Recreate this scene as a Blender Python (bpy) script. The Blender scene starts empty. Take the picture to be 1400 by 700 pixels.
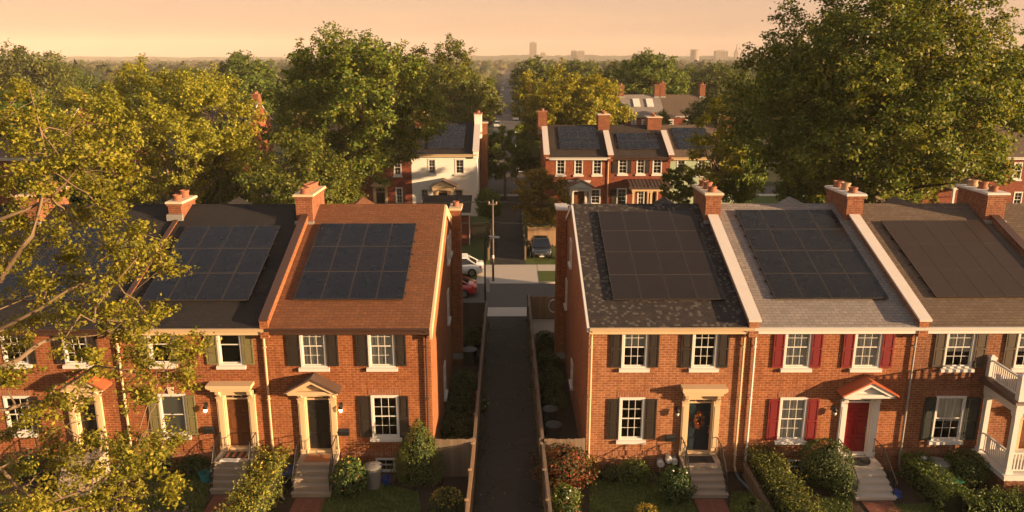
import bpy, math, random
import numpy as np
from mathutils import Vector, Matrix
scene = bpy.context.scene
COL = scene.collection
R = math.radians
random.seed(7)
# ------------------------------------------------------------------ camera geometry
F, CX, CY = 1058.0, 700.0, 350.0          # focal length and centre in photo pixels (1400 x 700)
TH, PSI, H = R(14.3), R(0.37), 16.8
CAM = np.array((0.0, 0.0, H))
_f = np.array((math.sin(PSI)*math.cos(TH), math.cos(PSI)*math.cos(TH), -math.sin(TH)))
_r = np.array((math.cos(PSI), -math.sin(PSI), 0.0))
_u = np.cross(_r, _f)
def ray(px, py):
    d = _f + _r*((px-CX)/F) + _u*((CY-py)/F)
    return d/np.linalg.norm(d)
def at_y(px, py, y):                       # the point seen at that pixel on the vertical plane Y = y
    d = ray(px, py); return CAM + d*(y/d[1])
def at_z(px, py, z=0.0):                   # the point seen at that pixel on a level plane
    d = ray(px, py); return CAM + d*((z-H)/d[2])
def at_roof(px, py, yf, ze, yr, zr):       # on a roof slope rising from (yf, ze) to (yr, zr)
    s = (zr-ze)/(yr-yf); d = ray(px, py)
    t = (ze - s*yf - H)/(d[2]-s*d[1]); return CAM + d*t
# ------------------------------------------------------------------ objects and tags
def tag(o, label=None, cat=None, group=None, kind=None):
    if label: o['label'] = label
    if cat: o['category'] = cat
    if group: o['group'] = group
    if kind: o['kind'] = kind
    return o
def empty(name, loc, label, cat, group=None, rz=0.0):
    o = bpy.data.objects.new(name, None); COL.objects.link(o)
    o.location = loc; o.rotation_euler = (0, 0, rz); o.empty_display_size = .2
    return tag(o, label, cat, group)
def children(o): return [c for c in bpy.data.objects if c.parent == o]
_kids = {}
def copy_tree(o, parent=None):
    c = o.copy(); COL.objects.link(c)
    if parent is not None: c.parent = parent
    for ch in list(_kids.get(o.name, [])): copy_tree(ch, c)
    return c
def world_loc(o):
    v = Vector((0, 0, 0))
    while o is not None: v = v + Vector(o.location); o = o.parent
    return v
class MB:
    """collects shapes in world coordinates and links them as ONE mesh object"""
    def __init__(s): s.v = []; s.f = []; s.m = []
    def quad(s, *p, m=0):
        i = len(s.v); s.v += [tuple(q) for q in p]; s.f.append(tuple(range(i, i+len(p)))); s.m.append(m)
    def hexa(s, b, t, m=0):                # bottom ring and top ring of equal length
        n = len(b); i = len(s.v); s.v += [tuple(q) for q in b] + [tuple(q) for q in t]
        s.f.append(tuple(range(i+n-1, i-1, -1))); s.m.append(m)
        s.f.append(tuple(range(i+n, i+2*n))); s.m.append(m)
        for k in range(n):
            l = (k+1) % n; s.f.append((i+k, i+l, i+n+l, i+n+k)); s.m.append(m)
    def box(s, x0, x1, y0, y1, z0, z1, m=0):
        if x0 > x1: x0, x1 = x1, x0
        s.hexa(((x0,y0,z0),(x1,y0,z0),(x1,y1,z0),(x0,y1,z0)), ((x0,y0,z1),(x1,y0,z1),(x1,y1,z1),(x0,y1,z1)), m)
    def bar(s, a, b, w, h=None, m=0, up=(0,0,1)):      # a square bar from a to b
        h = h or w; a = Vector(a); b = Vector(b); d = (b-a).normalized(); up = Vector(up)
        if abs(d.dot(up)) > .98: up = Vector((0,1,0))
        x = d.cross(up).normalized()*w/2; y = x.cross(d).normalized()*h/2
        s.hexa((a-x-y, a+x-y, a+x+y, a-x+y), (b-x-y, b+x-y, b+x+y, b-x+y), m)
    def prism_y(s, poly, y0, y1, m=0):     # polygon in (x, z) extruded along y
        s.hexa([(x, y0, z) for x, z in poly], [(x, y1, z) for x, z in poly], m)
    def prism_x(s, poly, x0, x1, m=0):     # polygon in (y, z) extruded along x
        s.hexa([(x0, y, z) for y, z in poly], [(x1, y, z) for y, z in poly], m)
    def tube(s, pts, rad, n=8, m=0, cap=True):
        pts = [Vector(p) for p in pts]
        if not isinstance(rad, (list, tuple)): rad = [rad]*len(pts)
        i0 = len(s.v); ref = Vector((.31, .17, .93)).normalized()
        for k, p in enumerate(pts):
            d = (pts[min(k+1, len(pts)-1)] - pts[max(k-1, 0)]).normalized()
            rr = ref if abs(d.dot(ref)) < .95 else Vector((1, 0, 0))
            x = d.cross(rr).normalized(); y = d.cross(x)
            for j in range(n):
                a = 2*math.pi*j/n; s.v.append(tuple(p + (x*math.cos(a)+y*math.sin(a))*rad[k]))
        for k in range(len(pts)-1):
            for j in range(n):
                l = (j+1) % n; a = i0+k*n
                s.f.append((a+j, a+l, a+n+l, a+n+j)); s.m.append(m)
        if cap:
            s.f.append(tuple(range(i0+n-1, i0-1, -1))); s.m.append(m)
            e = i0+(len(pts)-1)*n; s.f.append(tuple(range(e, e+n))); s.m.append(m)
    def lathe(s, c, prof, n=20, m=0):      # profile of (radius, z) around a vertical axis at c
        i0 = len(s.v)
        for r_, z in prof:
            for j in range(n):
                a = 2*math.pi*j/n; s.v.append((c[0]+r_*math.cos(a), c[1]+r_*math.sin(a), c[2]+z))
        for k in range(len(prof)-1):
            for j in range(n):
                l = (j+1) % n; a = i0+k*n
                s.f.append((a+j, a+l, a+n+l, a+n+j)); s.m.append(m)
        s.f.append(tuple(range(i0+n-1, i0-1, -1))); s.m.append(m)
        e = i0+(len(prof)-1)*n; s.f.append(tuple(range(e, e+n))); s.m.append(m)
    def build(s, name, mats, parent=None, label=None, smooth=False, base=None, local=False):
        if not isinstance(mats, (list, tuple)): mats = [mats]
        me = bpy.data.meshes.new(name)
        o = bpy.data.objects.new(name, me); COL.objects.link(o)
        off = Vector((0,0,0))
        if parent is not None:
            o.parent = parent; _kids.setdefault(parent.name, []).append(o)
            if not local: off = world_loc(parent)
        elif base is not None: off = Vector(base); o.location = off
        me.from_pydata([(x-off.x, y-off.y, z-off.z) for x, y, z in s.v], [], s.f)
        for mt in mats: me.materials.append(mt)
        me.polygons.foreach_set('material_index', s.m)
        if smooth: me.polygons.foreach_set('use_smooth', [True]*len(s.f))
        me.update()
        if label: o['label'] = label
        return o
def np_mesh(name, verts, faces, mats, mat_idx=None, parent=None, base=(0,0,0), smooth=False):
    me = bpy.data.meshes.new(name); n = faces.shape[1]
    me.vertices.add(len(verts)); me.vertices.foreach_set('co', np.ascontiguousarray(verts, np.float32).ravel())
    me.loops.add(faces.size); me.loops.foreach_set('vertex_index', np.ascontiguousarray(faces, np.int32).ravel())
    me.polygons.add(len(faces)); me.polygons.foreach_set('loop_start', np.arange(0, faces.size, n, dtype=np.int32))
    me.polygons.foreach_set('loop_total', np.full(len(faces), n, np.int32))
    for mt in mats: me.materials.append(mt)
    if mat_idx is not None: me.polygons.foreach_set('material_index', np.ascontiguousarray(mat_idx, np.int32))
    if smooth: me.polygons.foreach_set('use_smooth', np.ones(len(faces), bool))
    me.update(calc_edges=True); me.validate()
    o = bpy.data.objects.new(name, me); COL.objects.link(o); o.location = base
    if parent is not None: o.parent = parent; _kids.setdefault(parent.name, []).append(o)
    return o
# ------------------------------------------------------------------ materials
class NT:
    def __init__(s, name):
        s.mat = bpy.data.materials.new(name); s.mat.use_nodes = True
        s.t = s.mat.node_tree; s.t.nodes.clear()
        s.out = s.t.nodes.new('ShaderNodeOutputMaterial')
    def n(s, typ, ins=None, **kw):
        nd = s.t.nodes.new(typ)
        for k, v in kw.items(): setattr(nd, k, v)
        for k, v in (ins or {}).items():
            if isinstance(v, bpy.types.NodeSocket): s.t.links.new(v, nd.inputs[k])
            else: nd.inputs[k].default_value = v
        return nd
    def mix(s, fac, a, b, blend='MIX'):
        nd = s.n('ShaderNodeMix', data_type='RGBA', blend_type=blend)
        for i, v in ((0, fac), (6, a), (7, b)):
            if isinstance(v, bpy.types.NodeSocket): s.t.links.new(v, nd.inputs[i])
            else: nd.inputs[i].default_value = v
        return nd.outputs[2]
    def math(s, op, a, b=0.0):
        nd = s.n('ShaderNodeMath', operation=op)
        for i, v in ((0, a), (1, b)):
            if isinstance(v, bpy.types.NodeSocket): s.t.links.new(v, nd.inputs[i])
            else: nd.inputs[i].default_value = v
        return nd.outputs[0]
    def ramp(s, fac, stops):
        nd = s.n('ShaderNodeValToRGB', {'Fac': fac}); e = nd.color_ramp.elements
        while len(e) < len(stops): e.new(.5)
        for el, (p, c) in zip(e, stops): el.position = p; el.color = rgba(c)
        return nd.outputs['Color']
    def noise(s, scale, detail=4, rough=.55, vec=None, dist=0.0):
        if vec is None: vec = s.n('ShaderNodeTexCoord').outputs['Object']
        return s.n('ShaderNodeTexNoise', {'Vector': vec, 'Scale': scale, 'Detail': detail, 'Roughness': rough, 'Distortion': dist}).outputs['Fac']
    def pbr(s, col, rough=.7, spec=.4, metal=0.0, bump=None, bstr=.3, bdist=.01, **kw):
        p = s.n('ShaderNodeBsdfPrincipled', {'Base Color': col if isinstance(col, bpy.types.NodeSocket) else rgba(col),
                'Roughness': rough, 'Specular IOR Level': spec, 'Metallic': metal})
        for k, v in kw.items(): p.inputs[k.replace('_', ' ')].default_value = v
        if bump is not None:
            b = s.n('ShaderNodeBump', {'Height': bump, 'Strength': bstr, 'Distance': bdist})
            s.t.links.new(b.outputs[0], p.inputs['Normal'])
        s.t.links.new(p.outputs[0], s.out.inputs['Surface']); return p
def rgba(c): return (c[0], c[1], c[2], 1.0)
def shade(c, k): return (c[0]*k, c[1]*k, c[2]*k)
def plain(name, c, rough=.6, var=.18, scale=6.0, spec=.4, metal=0.0, bstr=.15, **kw):
    t = NT(name); nz = t.noise(scale, 5); fine = t.noise(scale*7, 3)
    col = t.mix(nz, rgba(shade(c, 1-var)), rgba(shade(c, 1+var)))
    col = t.mix(t.math('MULTIPLY', fine, .35), col, rgba(shade(c, 1-var*1.6)))
    t.pbr(col, rough, spec, metal, bump=fine, bstr=bstr, bdist=.006, **kw); return t.mat
def wall_vec(t):                           # (along the wall, height, 0) whichever way the wall faces
    co = t.n('ShaderNodeSeparateXYZ', {0: t.n('ShaderNodeTexCoord').outputs['Object']})
    nn = t.n('ShaderNodeSeparateXYZ', {0: t.n('ShaderNodeNewGeometry').outputs['True Normal']})
    side = t.math('GREATER_THAN', t.math('ABSOLUTE', nn.outputs[0]), .6)
    a = t.n('ShaderNodeMix', {0: side, 2: co.outputs[0], 3: co.outputs[1]}).outputs[0]
    return t.n('ShaderNodeCombineXYZ', {0: a, 1: co.outputs[2]}).outputs[0], co
def brick(name, c1, c2, mortar, soldier=False, stain=.5, w=.28, h=.104):
    t = NT(name); v, co = wall_vec(t)
    if soldier:
        s = t.n('ShaderNodeSeparateXYZ', {0: v}); v = t.n('ShaderNodeCombineXYZ', {0: s.outputs[1], 1: s.outputs[0]}).outputs[0]
    b = t.n('ShaderNodeTexBrick', {'Vector': v, 'Color1': rgba(c1), 'Color2': rgba(c2), 'Mortar': rgba(mortar), 'Scale': 1.0,
            'Mortar Size': .014, 'Mortar Smooth': .25, 'Bias': -.1, 'Brick Width': w if not soldier else .6, 'Row Height': h})
    cell = t.n('ShaderNodeTexWhiteNoise', {'Vector': t.n('ShaderNodeVectorMath', {0: t.n('ShaderNodeVectorMath', {0: v, 1: (1/(w*.5), 1/h, 1)}, operation='MULTIPLY').outputs[0]}, operation='FLOOR').outputs[0]}, noise_dimensions='3D')
    col = t.mix(t.math('MULTIPLY', cell.outputs['Value'], .55), b.outputs['Color'], rgba(shade(c1, .45)))
    big = t.noise(.55, 5, .6); col = t.mix(t.math('MULTIPLY', big, stain), col, rgba(shade(c2, .5)), 'MIX')
    mid = t.noise(3.2, 4, .6); col = t.mix(t.math('MULTIPLY', t.math('GREATER_THAN', mid, .62), .18), col, rgba((.44, .22, .12)))
    sv = t.n('ShaderNodeVectorMath', {0: v, 1: (2.2, .22, 1)}, operation='MULTIPLY').outputs[0]
    col = t.mix(t.math('MULTIPLY', t.math('GREATER_THAN', t.noise(1.6, 5, .6, vec=sv), .56), .22), col, rgba(shade(c2, .55)))
    hgt = t.math('ADD', t.math('MULTIPLY', b.outputs['Fac'], -1.0), t.math('MULTIPLY', t.noise(60, 3), .35))
    t.pbr(col, .88, .25, bump=hgt, bstr=.65, bdist=.012); return t.mat
def shingle(name, c1, c2, gap, contrast=.4, spots=None, w=.34, h=.17):
    t = NT(name); co = t.n('ShaderNodeSeparateXYZ', {0: t.n('ShaderNodeTexCoord').outputs['Object']})
    wob = t.math('MULTIPLY', t.noise(.9, 2), .05)
    v = t.n('ShaderNodeCombineXYZ', {0: co.outputs[0], 1: t.math('ADD', t.math('MULTIPLY', co.outputs[1], 1.07), wob)}).outputs[0]
    b = t.n('ShaderNodeTexBrick', {'Vector': v, 'Color1': rgba(c1), 'Color2': rgba(c2), 'Mortar': rgba(gap), 'Scale': 1.0, 'Mortar Size': .014,
            'Mortar Smooth': .4, 'Bias': -.1, 'Brick Width': w, 'Row Height': h})
    cell = t.n('ShaderNodeTexWhiteNoise', {'Vector': t.n('ShaderNodeVectorMath', {0: t.n('ShaderNodeVectorMath', {0: v, 1: (2/w, 1/h, 1)}, operation='MULTIPLY').outputs[0]}, operation='FLOOR').outputs[0]}, noise_dimensions='3D')
    col = t.mix(t.math('MULTIPLY', cell.outputs['Value'], contrast), b.outputs['Color'], rgba(shade(c1, .5)))
    if spots: col = t.mix(t.math('MULTIPLY', t.math('GREATER_THAN', cell.outputs['Value'], .80), .7), col, rgba(spots))
    col = t.mix(t.math('MULTIPLY', t.noise(.5, 5, .6), .4), col, rgba(shade(c2, .6)))
    sv = t.n('ShaderNodeVectorMath', {0: v, 1: (3.0, .25, 1)}, operation='MULTIPLY').outputs[0]
    col = t.mix(t.math('MULTIPLY', t.math('SUBTRACT', t.noise(1.3, 5, .6, vec=sv), .35), .9), col, rgba(shade(c2, .55)))
    fr = t.n('ShaderNodeMath', {0: t.math('DIVIDE', t.math('MULTIPLY', co.outputs[1], 1.07), h)}, operation='FRACT').outputs[0]
    hgt = t.math('SUBTRACT', t.math('ADD', t.math('MULTIPLY', t.noise(45, 3), .3), t.math('MULTIPLY', cell.outputs['Value'], .5)), t.math('ADD', fr, b.outputs['Fac']))
    t.pbr(col, .92, .2, bump=hgt, bstr=.6, bdist=.02); return t.mat
def leafy(name, dark, light, tip=None, trans=.28, var=1.0, clump=.35, tip_at=.86):
    t = NT(name); g = t.n('ShaderNodeNewGeometry'); oi = t.n('ShaderNodeObjectInfo')
    nz = t.noise(clump, 3, .6)
    k = t.math('ADD', t.math('MULTIPLY', g.outputs['Random Per Island'], .6), t.math('MULTIPLY', nz, .6))
    stops = [(.15, dark), (.62, light)]
    if tip: stops.append((tip_at, tip))
    col = t.ramp(k, stops)
    hs = t.n('ShaderNodeHueSaturation', {'Hue': t.math('ADD', .488, t.math('MULTIPLY', oi.outputs['Random'], .024)), 'Saturation': 1.0,
             'Value': t.math('ADD', .85, t.math('MULTIPLY', oi.outputs['Random'], .3)), 'Color': col}).outputs[0]
    p = t.n('ShaderNodeBsdfPrincipled', {'Base Color': hs, 'Roughness': .55, 'Specular IOR Level': .28})
    tr = t.n('ShaderNodeBsdfTranslucent', {'Color': t.mix(1.0, hs, rgba((1.25, 1.1, .5)), 'MULTIPLY')})
    mx = t.n('ShaderNodeMixShader', {0: trans, 1: p.outputs[0], 2: tr.outputs[0]})
    t.t.links.new(mx.outputs[0], t.out.inputs['Surface']); return t.mat
def glassy(name, tint=(.8, .8, .78), rough=.03):
    t = NT(name)
    fr = t.n('ShaderNodeFresnel', {'IOR': 1.5})
    wav = t.n('ShaderNodeBump', {'Height': t.noise(3.5, 2), 'Strength': .06, 'Distance': .02})
    gl = t.n('ShaderNodeBsdfGlossy', {'Color': (1, 1, 1, 1), 'Roughness': rough, 'Normal': wav.outputs[0]})
    tp = t.n('ShaderNodeBsdfTransparent', {'Color': rgba(tint)})
    mx = t.n('ShaderNodeMixShader', {0: t.math('ADD', t.math('MULTIPLY', fr.outputs[0], .9), .03), 1: tp.outputs[0], 2: gl.outputs[0]})
    t.t.links.new(mx.outputs[0], t.out.inputs['Surface']); return t.mat
def wood(name, c1, c2, axis=2, rough=.8):
    t = NT(name); tc = t.n('ShaderNodeTexCoord').outputs['Object']
    sc = [9, 9, 9]; sc[axis] = .8
    v = t.n('ShaderNodeVectorMath', {0: tc, 1: tuple(sc)}, operation='MULTIPLY').outputs[0]
    n = t.n('ShaderNodeTexNoise', {'Vector': v, 'Scale': 2.0, 'Detail': 6.0, 'Roughness': .65, 'Distortion': .4}).outputs['Fac']
    isl = t.n('ShaderNodeNewGeometry').outputs['Random Per Island']
    col = t.mix(n, rgba(c1), rgba(c2)); col = t.mix(t.math('MULTIPLY', isl, .5), col, rgba(shade(c1, .6)))
    t.pbr(col, rough, .3, bump=n, bstr=.4, bdist=.008); return t.mat
def emit(name, c, s):
    t = NT(name); e = t.n('ShaderNodeEmission', {'Color': rgba(c), 'Strength': s}); t.t.links.new(e.outputs[0], t.out.inputs['Surface']); return t.mat
def ground_mat(name, a, b, c, s1=1.0, s2=14.0, rough=.95, bstr=.5, bdist=.03):
    t = NT(name); n1 = t.noise(s1, 6, .6); n2 = t.noise(s2, 5, .65)
    col = t.mix(n1, rgba(a), rgba(b)); col = t.mix(t.math('MULTIPLY', n2, .7), col, rgba(c))
    t.pbr(col, rough, .2, bump=n2, bstr=bstr, bdist=bdist); return t.mat
M = {}
M['brick_red'] = brick('brick_red', (.31,.093,.031), (.20,.052,.02), (.42,.23,.12))
M['brick_orange'] = brick('brick_orange', (.33,.102,.033), (.22,.058,.022), (.44,.245,.125))
M['brick_tan'] = brick('brick_tan', (.36,.135,.055), (.235,.075,.033), (.50,.31,.185))
M['brick_rust'] = brick('brick_rust', (.35,.108,.038), (.22,.057,.023), (.46,.27,.145))
M['brick_brown'] = brick('brick_brown', (.25,.088,.04), (.16,.05,.024), (.36,.22,.125))
M['brick_far'] = brick('brick_far', (.29,.075,.034), (.23,.055,.026), (.30,.15,.09), w=.4, h=.13)
M['brick_fardark'] = brick('brick_fardark', (.26,.062,.032), (.20,.045,.026), (.26,.14,.1), w=.4, h=.13)
M['brick_chim'] = brick('brick_chim', (.29,.095,.045), (.19,.055,.028), (.36,.23,.14))
M['brick_soldier'] = brick('brick_soldier', (.36,.13,.06), (.26,.085,.04), (.40,.27,.18), soldier=True)
M['stucco_white'] = plain('stucco_white', (.70,.65,.59), .85, .1, 1.2)
M['siding_green'] = plain('siding_green', (.30,.36,.25), .8, .12, 1.5)
M['sh_brown'] = shingle('sh_brown', (.22,.088,.040), (.16,.062,.030), (.065,.03,.018), .5)
M['sh_slate'] = shingle('sh_slate', (.066,.048,.042), (.028,.025,.028), (.012,.011,.013), .85, spots=(.14,.12,.105), w=.24, h=.12)
M['sh_grey'] = shingle('sh_grey', (.30,.25,.225), (.22,.185,.17), (.10,.085,.08), .35)
M['sh_taupe'] = shingle('sh_taupe', (.17,.118,.085), (.12,.083,.06), (.05,.037,.03), .45)
M['sh_black'] = shingle('sh_black', (.032,.026,.026), (.02,.018,.02), (.008,.008,.009), .4)
M['sh_darkbrown'] = shingle('sh_darkbrown', (.06,.042,.034), (.04,.03,.026), (.015,.012,.011), .5)
M['white'] = plain('white_paint', (.58,.545,.51), .5, .05, 3, bstr=.05)
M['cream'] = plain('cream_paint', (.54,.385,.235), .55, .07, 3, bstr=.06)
M['stone'] = plain('cream_stone', (.55,.42,.30), .75, .15, 5)
M['metal_grey'] = plain('flashing_grey', (.32,.30,.28), .5, .12, 4, metal=.4)
M['brown_trim'] = plain('brown_trim', (.055,.026,.018), .5, .12, 4)
M['coping_white'] = plain('coping_white', (.52,.45,.41), .65, .1, 3)
M['sh_dkbrown'] = plain('shutter_brown', (.024,.017,.014), .5, .15, 5)
M['sh_olive'] = plain('shutter_olive', (.15,.13,.06), .55, .12, 5)
M['sh_red'] = plain('shutter_red', (.15,.012,.014), .5, .1, 5)
M['sh_taupe_p'] = plain('shutter_taupe', (.06,.042,.028), .55, .12, 5)
M['sh_blackgreen'] = plain('shutter_blackgreen', (.022,.027,.024), .5, .15, 5)
M['door_black'] = plain('door_black', (.014,.013,.013), .35, .1, 5, spec=.5, bstr=.03)
M['door_navy'] = plain('door_navy', (.012,.022,.032), .35, .1, 5, spec=.5, bstr=.03)
M['door_red'] = plain('door_red', (.19,.008,.012), .35, .08, 5, spec=.5, bstr=.03)
M['door_brown'] = wood('door_brown', (.10,.038,.016), (.16,.06,.024), rough=.4)
M['red_metal'] = plain('red_metal_roof', (.40,.10,.045), .45, .1, 5, bstr=.03)
M['dark_metal'] = plain('dark_metal_roof', (.085,.05,.038), .5, .15, 5)
M['iron'] = plain('black_iron', (.012,.012,.012), .45, .1, 8)
M['brass'] = plain('worn_brass', (.55,.42,.22), .3, .1, 8, metal=1.0)
M['concrete'] = ground_mat('concrete', (.52,.44,.38), (.45,.38,.32), (.35,.29,.25), 2, 25, .9, .2, .01)
M['step'] = ground_mat('step_stone', (.40,.32,.25), (.32,.26,.2), (.24,.19,.15), 3, 22, .9, .2, .01)
M['step_pale'] = ground_mat('step_pale', (.55,.48,.42), (.48,.42,.36), (.38,.32,.27), 3, 22, .85, .15, .01)
def alley_mat():
    t = NT('asphalt_alley'); co = t.n('ShaderNodeTexCoord').outputs['Object']
    col = t.mix(t.noise(.7, 5), rgba((.020,.0175,.0165)), rgba((.040,.035,.032))); col = t.mix(t.math('MULTIPLY', t.noise(38, 4), .6), col, rgba((.055,.048,.044)))
    pv = t.n('ShaderNodeTexVoronoi', {'Vector': t.n('ShaderNodeVectorMath', {0: co, 1: (.45, .22, 1)}, operation='MULTIPLY').outputs[0], 'Scale': 1.0, 'Randomness': 1.0})
    col = t.mix(t.math('MULTIPLY', t.math('GREATER_THAN', t.n('ShaderNodeSeparateColor', {0: pv.outputs['Color']}).outputs[0], .72), .5), col, rgba((.014,.0125,.012)))
    wv = t.n('ShaderNodeVectorMath', {0: co, 1: t.n('ShaderNodeTexNoise', {'Vector': co, 'Scale': 1.5}).outputs['Color']}, operation='ADD').outputs[0]
    cr = t.n('ShaderNodeTexVoronoi', {'Vector': wv, 'Scale': .55}, feature='DISTANCE_TO_EDGE').outputs['Distance']
    ck = t.math('LESS_THAN', cr, .012); col = t.mix(t.math('MULTIPLY', ck, .85), col, rgba((.006,.005,.005)))
    t.pbr(col, .93, .25, bump=t.math('SUBTRACT', t.noise(40, 4), ck), bstr=.45, bdist=.012); return t.mat
M['asphalt'] = alley_mat()
M['road'] = ground_mat('asphalt_road', (.095,.082,.077), (.072,.063,.06), (.12,.10,.094), .35, 25, .95, .3, .01)
M['grass'] = ground_mat('lawn', (.062,.085,.018), (.045,.066,.014), (.085,.095,.026), .8, 22, .95, .7, .05)
M['soil'] = ground_mat('soil', (.042,.028,.02), (.06,.04,.027), (.028,.02,.014), 1.5, 20, .98, .7, .05)
M['ground'] = ground_mat('far_ground', (.04,.045,.017), (.055,.05,.024), (.035,.04,.015), .05, .8, .98, .3, .05)
M['gravel'] = ground_mat('gravel', (.33,.26,.2), (.26,.2,.15), (.4,.32,.26), 3, 40, .95, .6, .02)
M['paver'] = brick('brick_paver', (.27,.085,.052), (.2,.06,.04), (.2,.14,.1))
_t = M['paver'].node_tree                   # pavers lie flat: plain object coordinates
for nd in _t.nodes:
    if nd.type in ('TEX_BRICK',):
        tc = _t.nodes.new('ShaderNodeTexCoord'); _t.links.new(tc.outputs['Object'], nd.inputs['Vector'])
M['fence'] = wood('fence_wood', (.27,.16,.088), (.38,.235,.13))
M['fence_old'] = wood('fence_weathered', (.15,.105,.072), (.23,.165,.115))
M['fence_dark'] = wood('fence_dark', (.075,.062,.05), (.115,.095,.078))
M['bark'] = wood('bark', (.13,.085,.05), (.24,.165,.10), rough=.9)
M['bark_dark'] = wood('bark_dark', (.065,.047,.032), (.12,.088,.06), rough=.9)
M['pole'] = wood('pole_wood', (.12,.085,.058), (.18,.13,.09))
M['glass'] = glassy('window_glass')
M['curtain'] = plain('curtain_cloth', (.85,.82,.75), .9, .08, 3)
M['blind'] = plain('blind_cloth', (.62,.64,.56), .85, .06, 2)
M['panel'] = None
M['panel_frame'] = plain('panel_frame', (.058,.043,.036), .4, .1, 8, metal=.3)
M['pot'] = plain('chimney_pot', (.26,.10,.055), .85, .2, 6)
M['pot_pale'] = plain('chimney_pot_pale', (.40,.25,.15), .85, .2, 6)
M['mat_brown'] = plain('mat_coir', (.30,.12,.05), .98, .2, 20)
M['mat_dark'] = plain('mat_rubber', (.02,.018,.018), .95, .2, 20)
M['bin_grey'] = plain('bin_grey', (.17,.165,.16), .5, .12, 6)
M['bin_dark'] = plain('bin_dark', (.03,.033,.03), .5, .12, 6)
M['green_lid'] = plain('green_plastic', (.02,.14,.06), .4, .1, 6)
M['blue'] = plain('blue_plastic', (.015,.055,.25), .4, .1, 6)
M['teal'] = plain('teal_plastic', (.02,.22,.25), .45, .1, 6)
M['lamp'] = emit('lamp_glow', (1.0, .62, .25), 6.0)
M['frost'] = plain('lamp_glass', (.6,.55,.48), .3, .05, 6)
M['rubber'] = plain('rubber', (.012,.012,.012), .8, .1, 10)
M['rim'] = plain('alloy', (.42,.41,.40), .3, .08, 10, metal=.9)
M['chrome'] = plain('chrome', (.6,.6,.6), .15, .05, 10, metal=1.0, bstr=.0)
def carpaint(name, c):
    t = NT(name); t.pbr(c, .3, .5, 0.0, Coat_Weight=1.0, Coat_Roughness=.06); return t.mat
M['car_white'] = carpaint('car_white', (.72,.71,.70)); M['car_red'] = carpaint('car_red', (.42,.012,.014)); M['car_black'] = carpaint('car_black', (.012,.013,.015))
t = NT('car_glass'); t.pbr((.012,.014,.016), .06, .6); M['car_glass'] = t.mat
t = NT('tail_light'); t.pbr((.45,.01,.01), .15, .6); M['tail'] = t.mat
t = NT('head_light'); t.pbr((.7,.7,.68), .1, .7); M['head'] = t.mat
def panel_mat(name, c, rough):
    t = NT(name); tc = t.n('ShaderNodeTexCoord').outputs['Object']
    g = t.n('ShaderNodeTexBrick', {'Vector': tc, 'Color1': rgba(c), 'Color2': rgba(shade(c, 1.15)), 'Mortar': rgba(shade(c, 2.2)), 'Scale': 1.0,
            'Mortar Size': .006, 'Bias': 0.0, 'Brick Width': .16, 'Row Height': .16}, offset=0.0)
    t.pbr(g.outputs['Color'], t.math('ADD', rough, t.math('MULTIPLY', t.noise(2.0, 3), .12)), .2); return t.mat
M['panel'] = panel_mat('panel_black', (.008,.0075,.009), .22)
M['panel_blue'] = panel_mat('panel_blue', (.006,.0075,.013), .22)
M['panel_dusty'] = panel_mat('panel_dusty', (.013,.0095,.009), .4); M['panel_brown'] = panel_mat('panel_brown', (.026,.017,.013), .45)
# ------------------------------------------------------------------ light settings
HAZE = .00016; SUN_E = 5.0; SUN_C = (1.0, .67, .355); EXPO = 1.65
SKY_STOPS = [(0.0, (.258,.150,.094)), (.05, (.290,.185,.124)), (.10, (.25,.185,.14)), (.25, (.185,.175,.165)), (1.0, (.13,.14,.155))]; SKY_GAIN = 10.0
# ------------------------------------------------------------------ house parts
def rect_px(p, yf):                       # (x0, y0, x1, y1) in photo pixels -> X0, X1, Z0, Z1 on the facade plane
    x0, y0, x1, y1 = p; ym = (y0+y1)/2; xm = (x0+x1)/2
    return at_y(x0, ym, yf)[0], at_y(x1, ym, yf)[0], at_y(xm, y1, yf)[2], at_y(xm, y0, yf)[2]
def holed_wall(mb, X0, X1, Z0, Z1, y, holes, depth=.2):
    xs = sorted({X0, X1, *[c for h in holes for c in h[:2]]}); zs = sorted({Z0, Z1, *[c for h in holes for c in h[2:4]]})
    xs = [x for x in xs if X0 <= x <= X1]; zs = [z for z in zs if Z0 <= z <= Z1]
    for a, b in zip(xs, xs[1:]):
        for c, d in zip(zs, zs[1:]):
            xm, zm = (a+b)/2, (c+d)/2
            if any(h[0] < xm < h[1] and h[2] < zm < h[3] for h in holes): continue
            mb.quad((a,y,c), (b,y,c), (b,y,d), (a,y,d))
    for a, b, c, d in holes:
        y2 = y+depth
        mb.quad((a,y,c), (a,y,d), (a,y2,d), (a,y2,c)); mb.quad((b,y,c), (b,y2,c), (b,y2,d), (b,y,d))
        mb.quad((a,y,c), (a,y2,c), (b,y2,c), (b,y,c)); mb.quad((a,y,d), (b,y,d), (b,y2,d), (a,y2,d))
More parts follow.
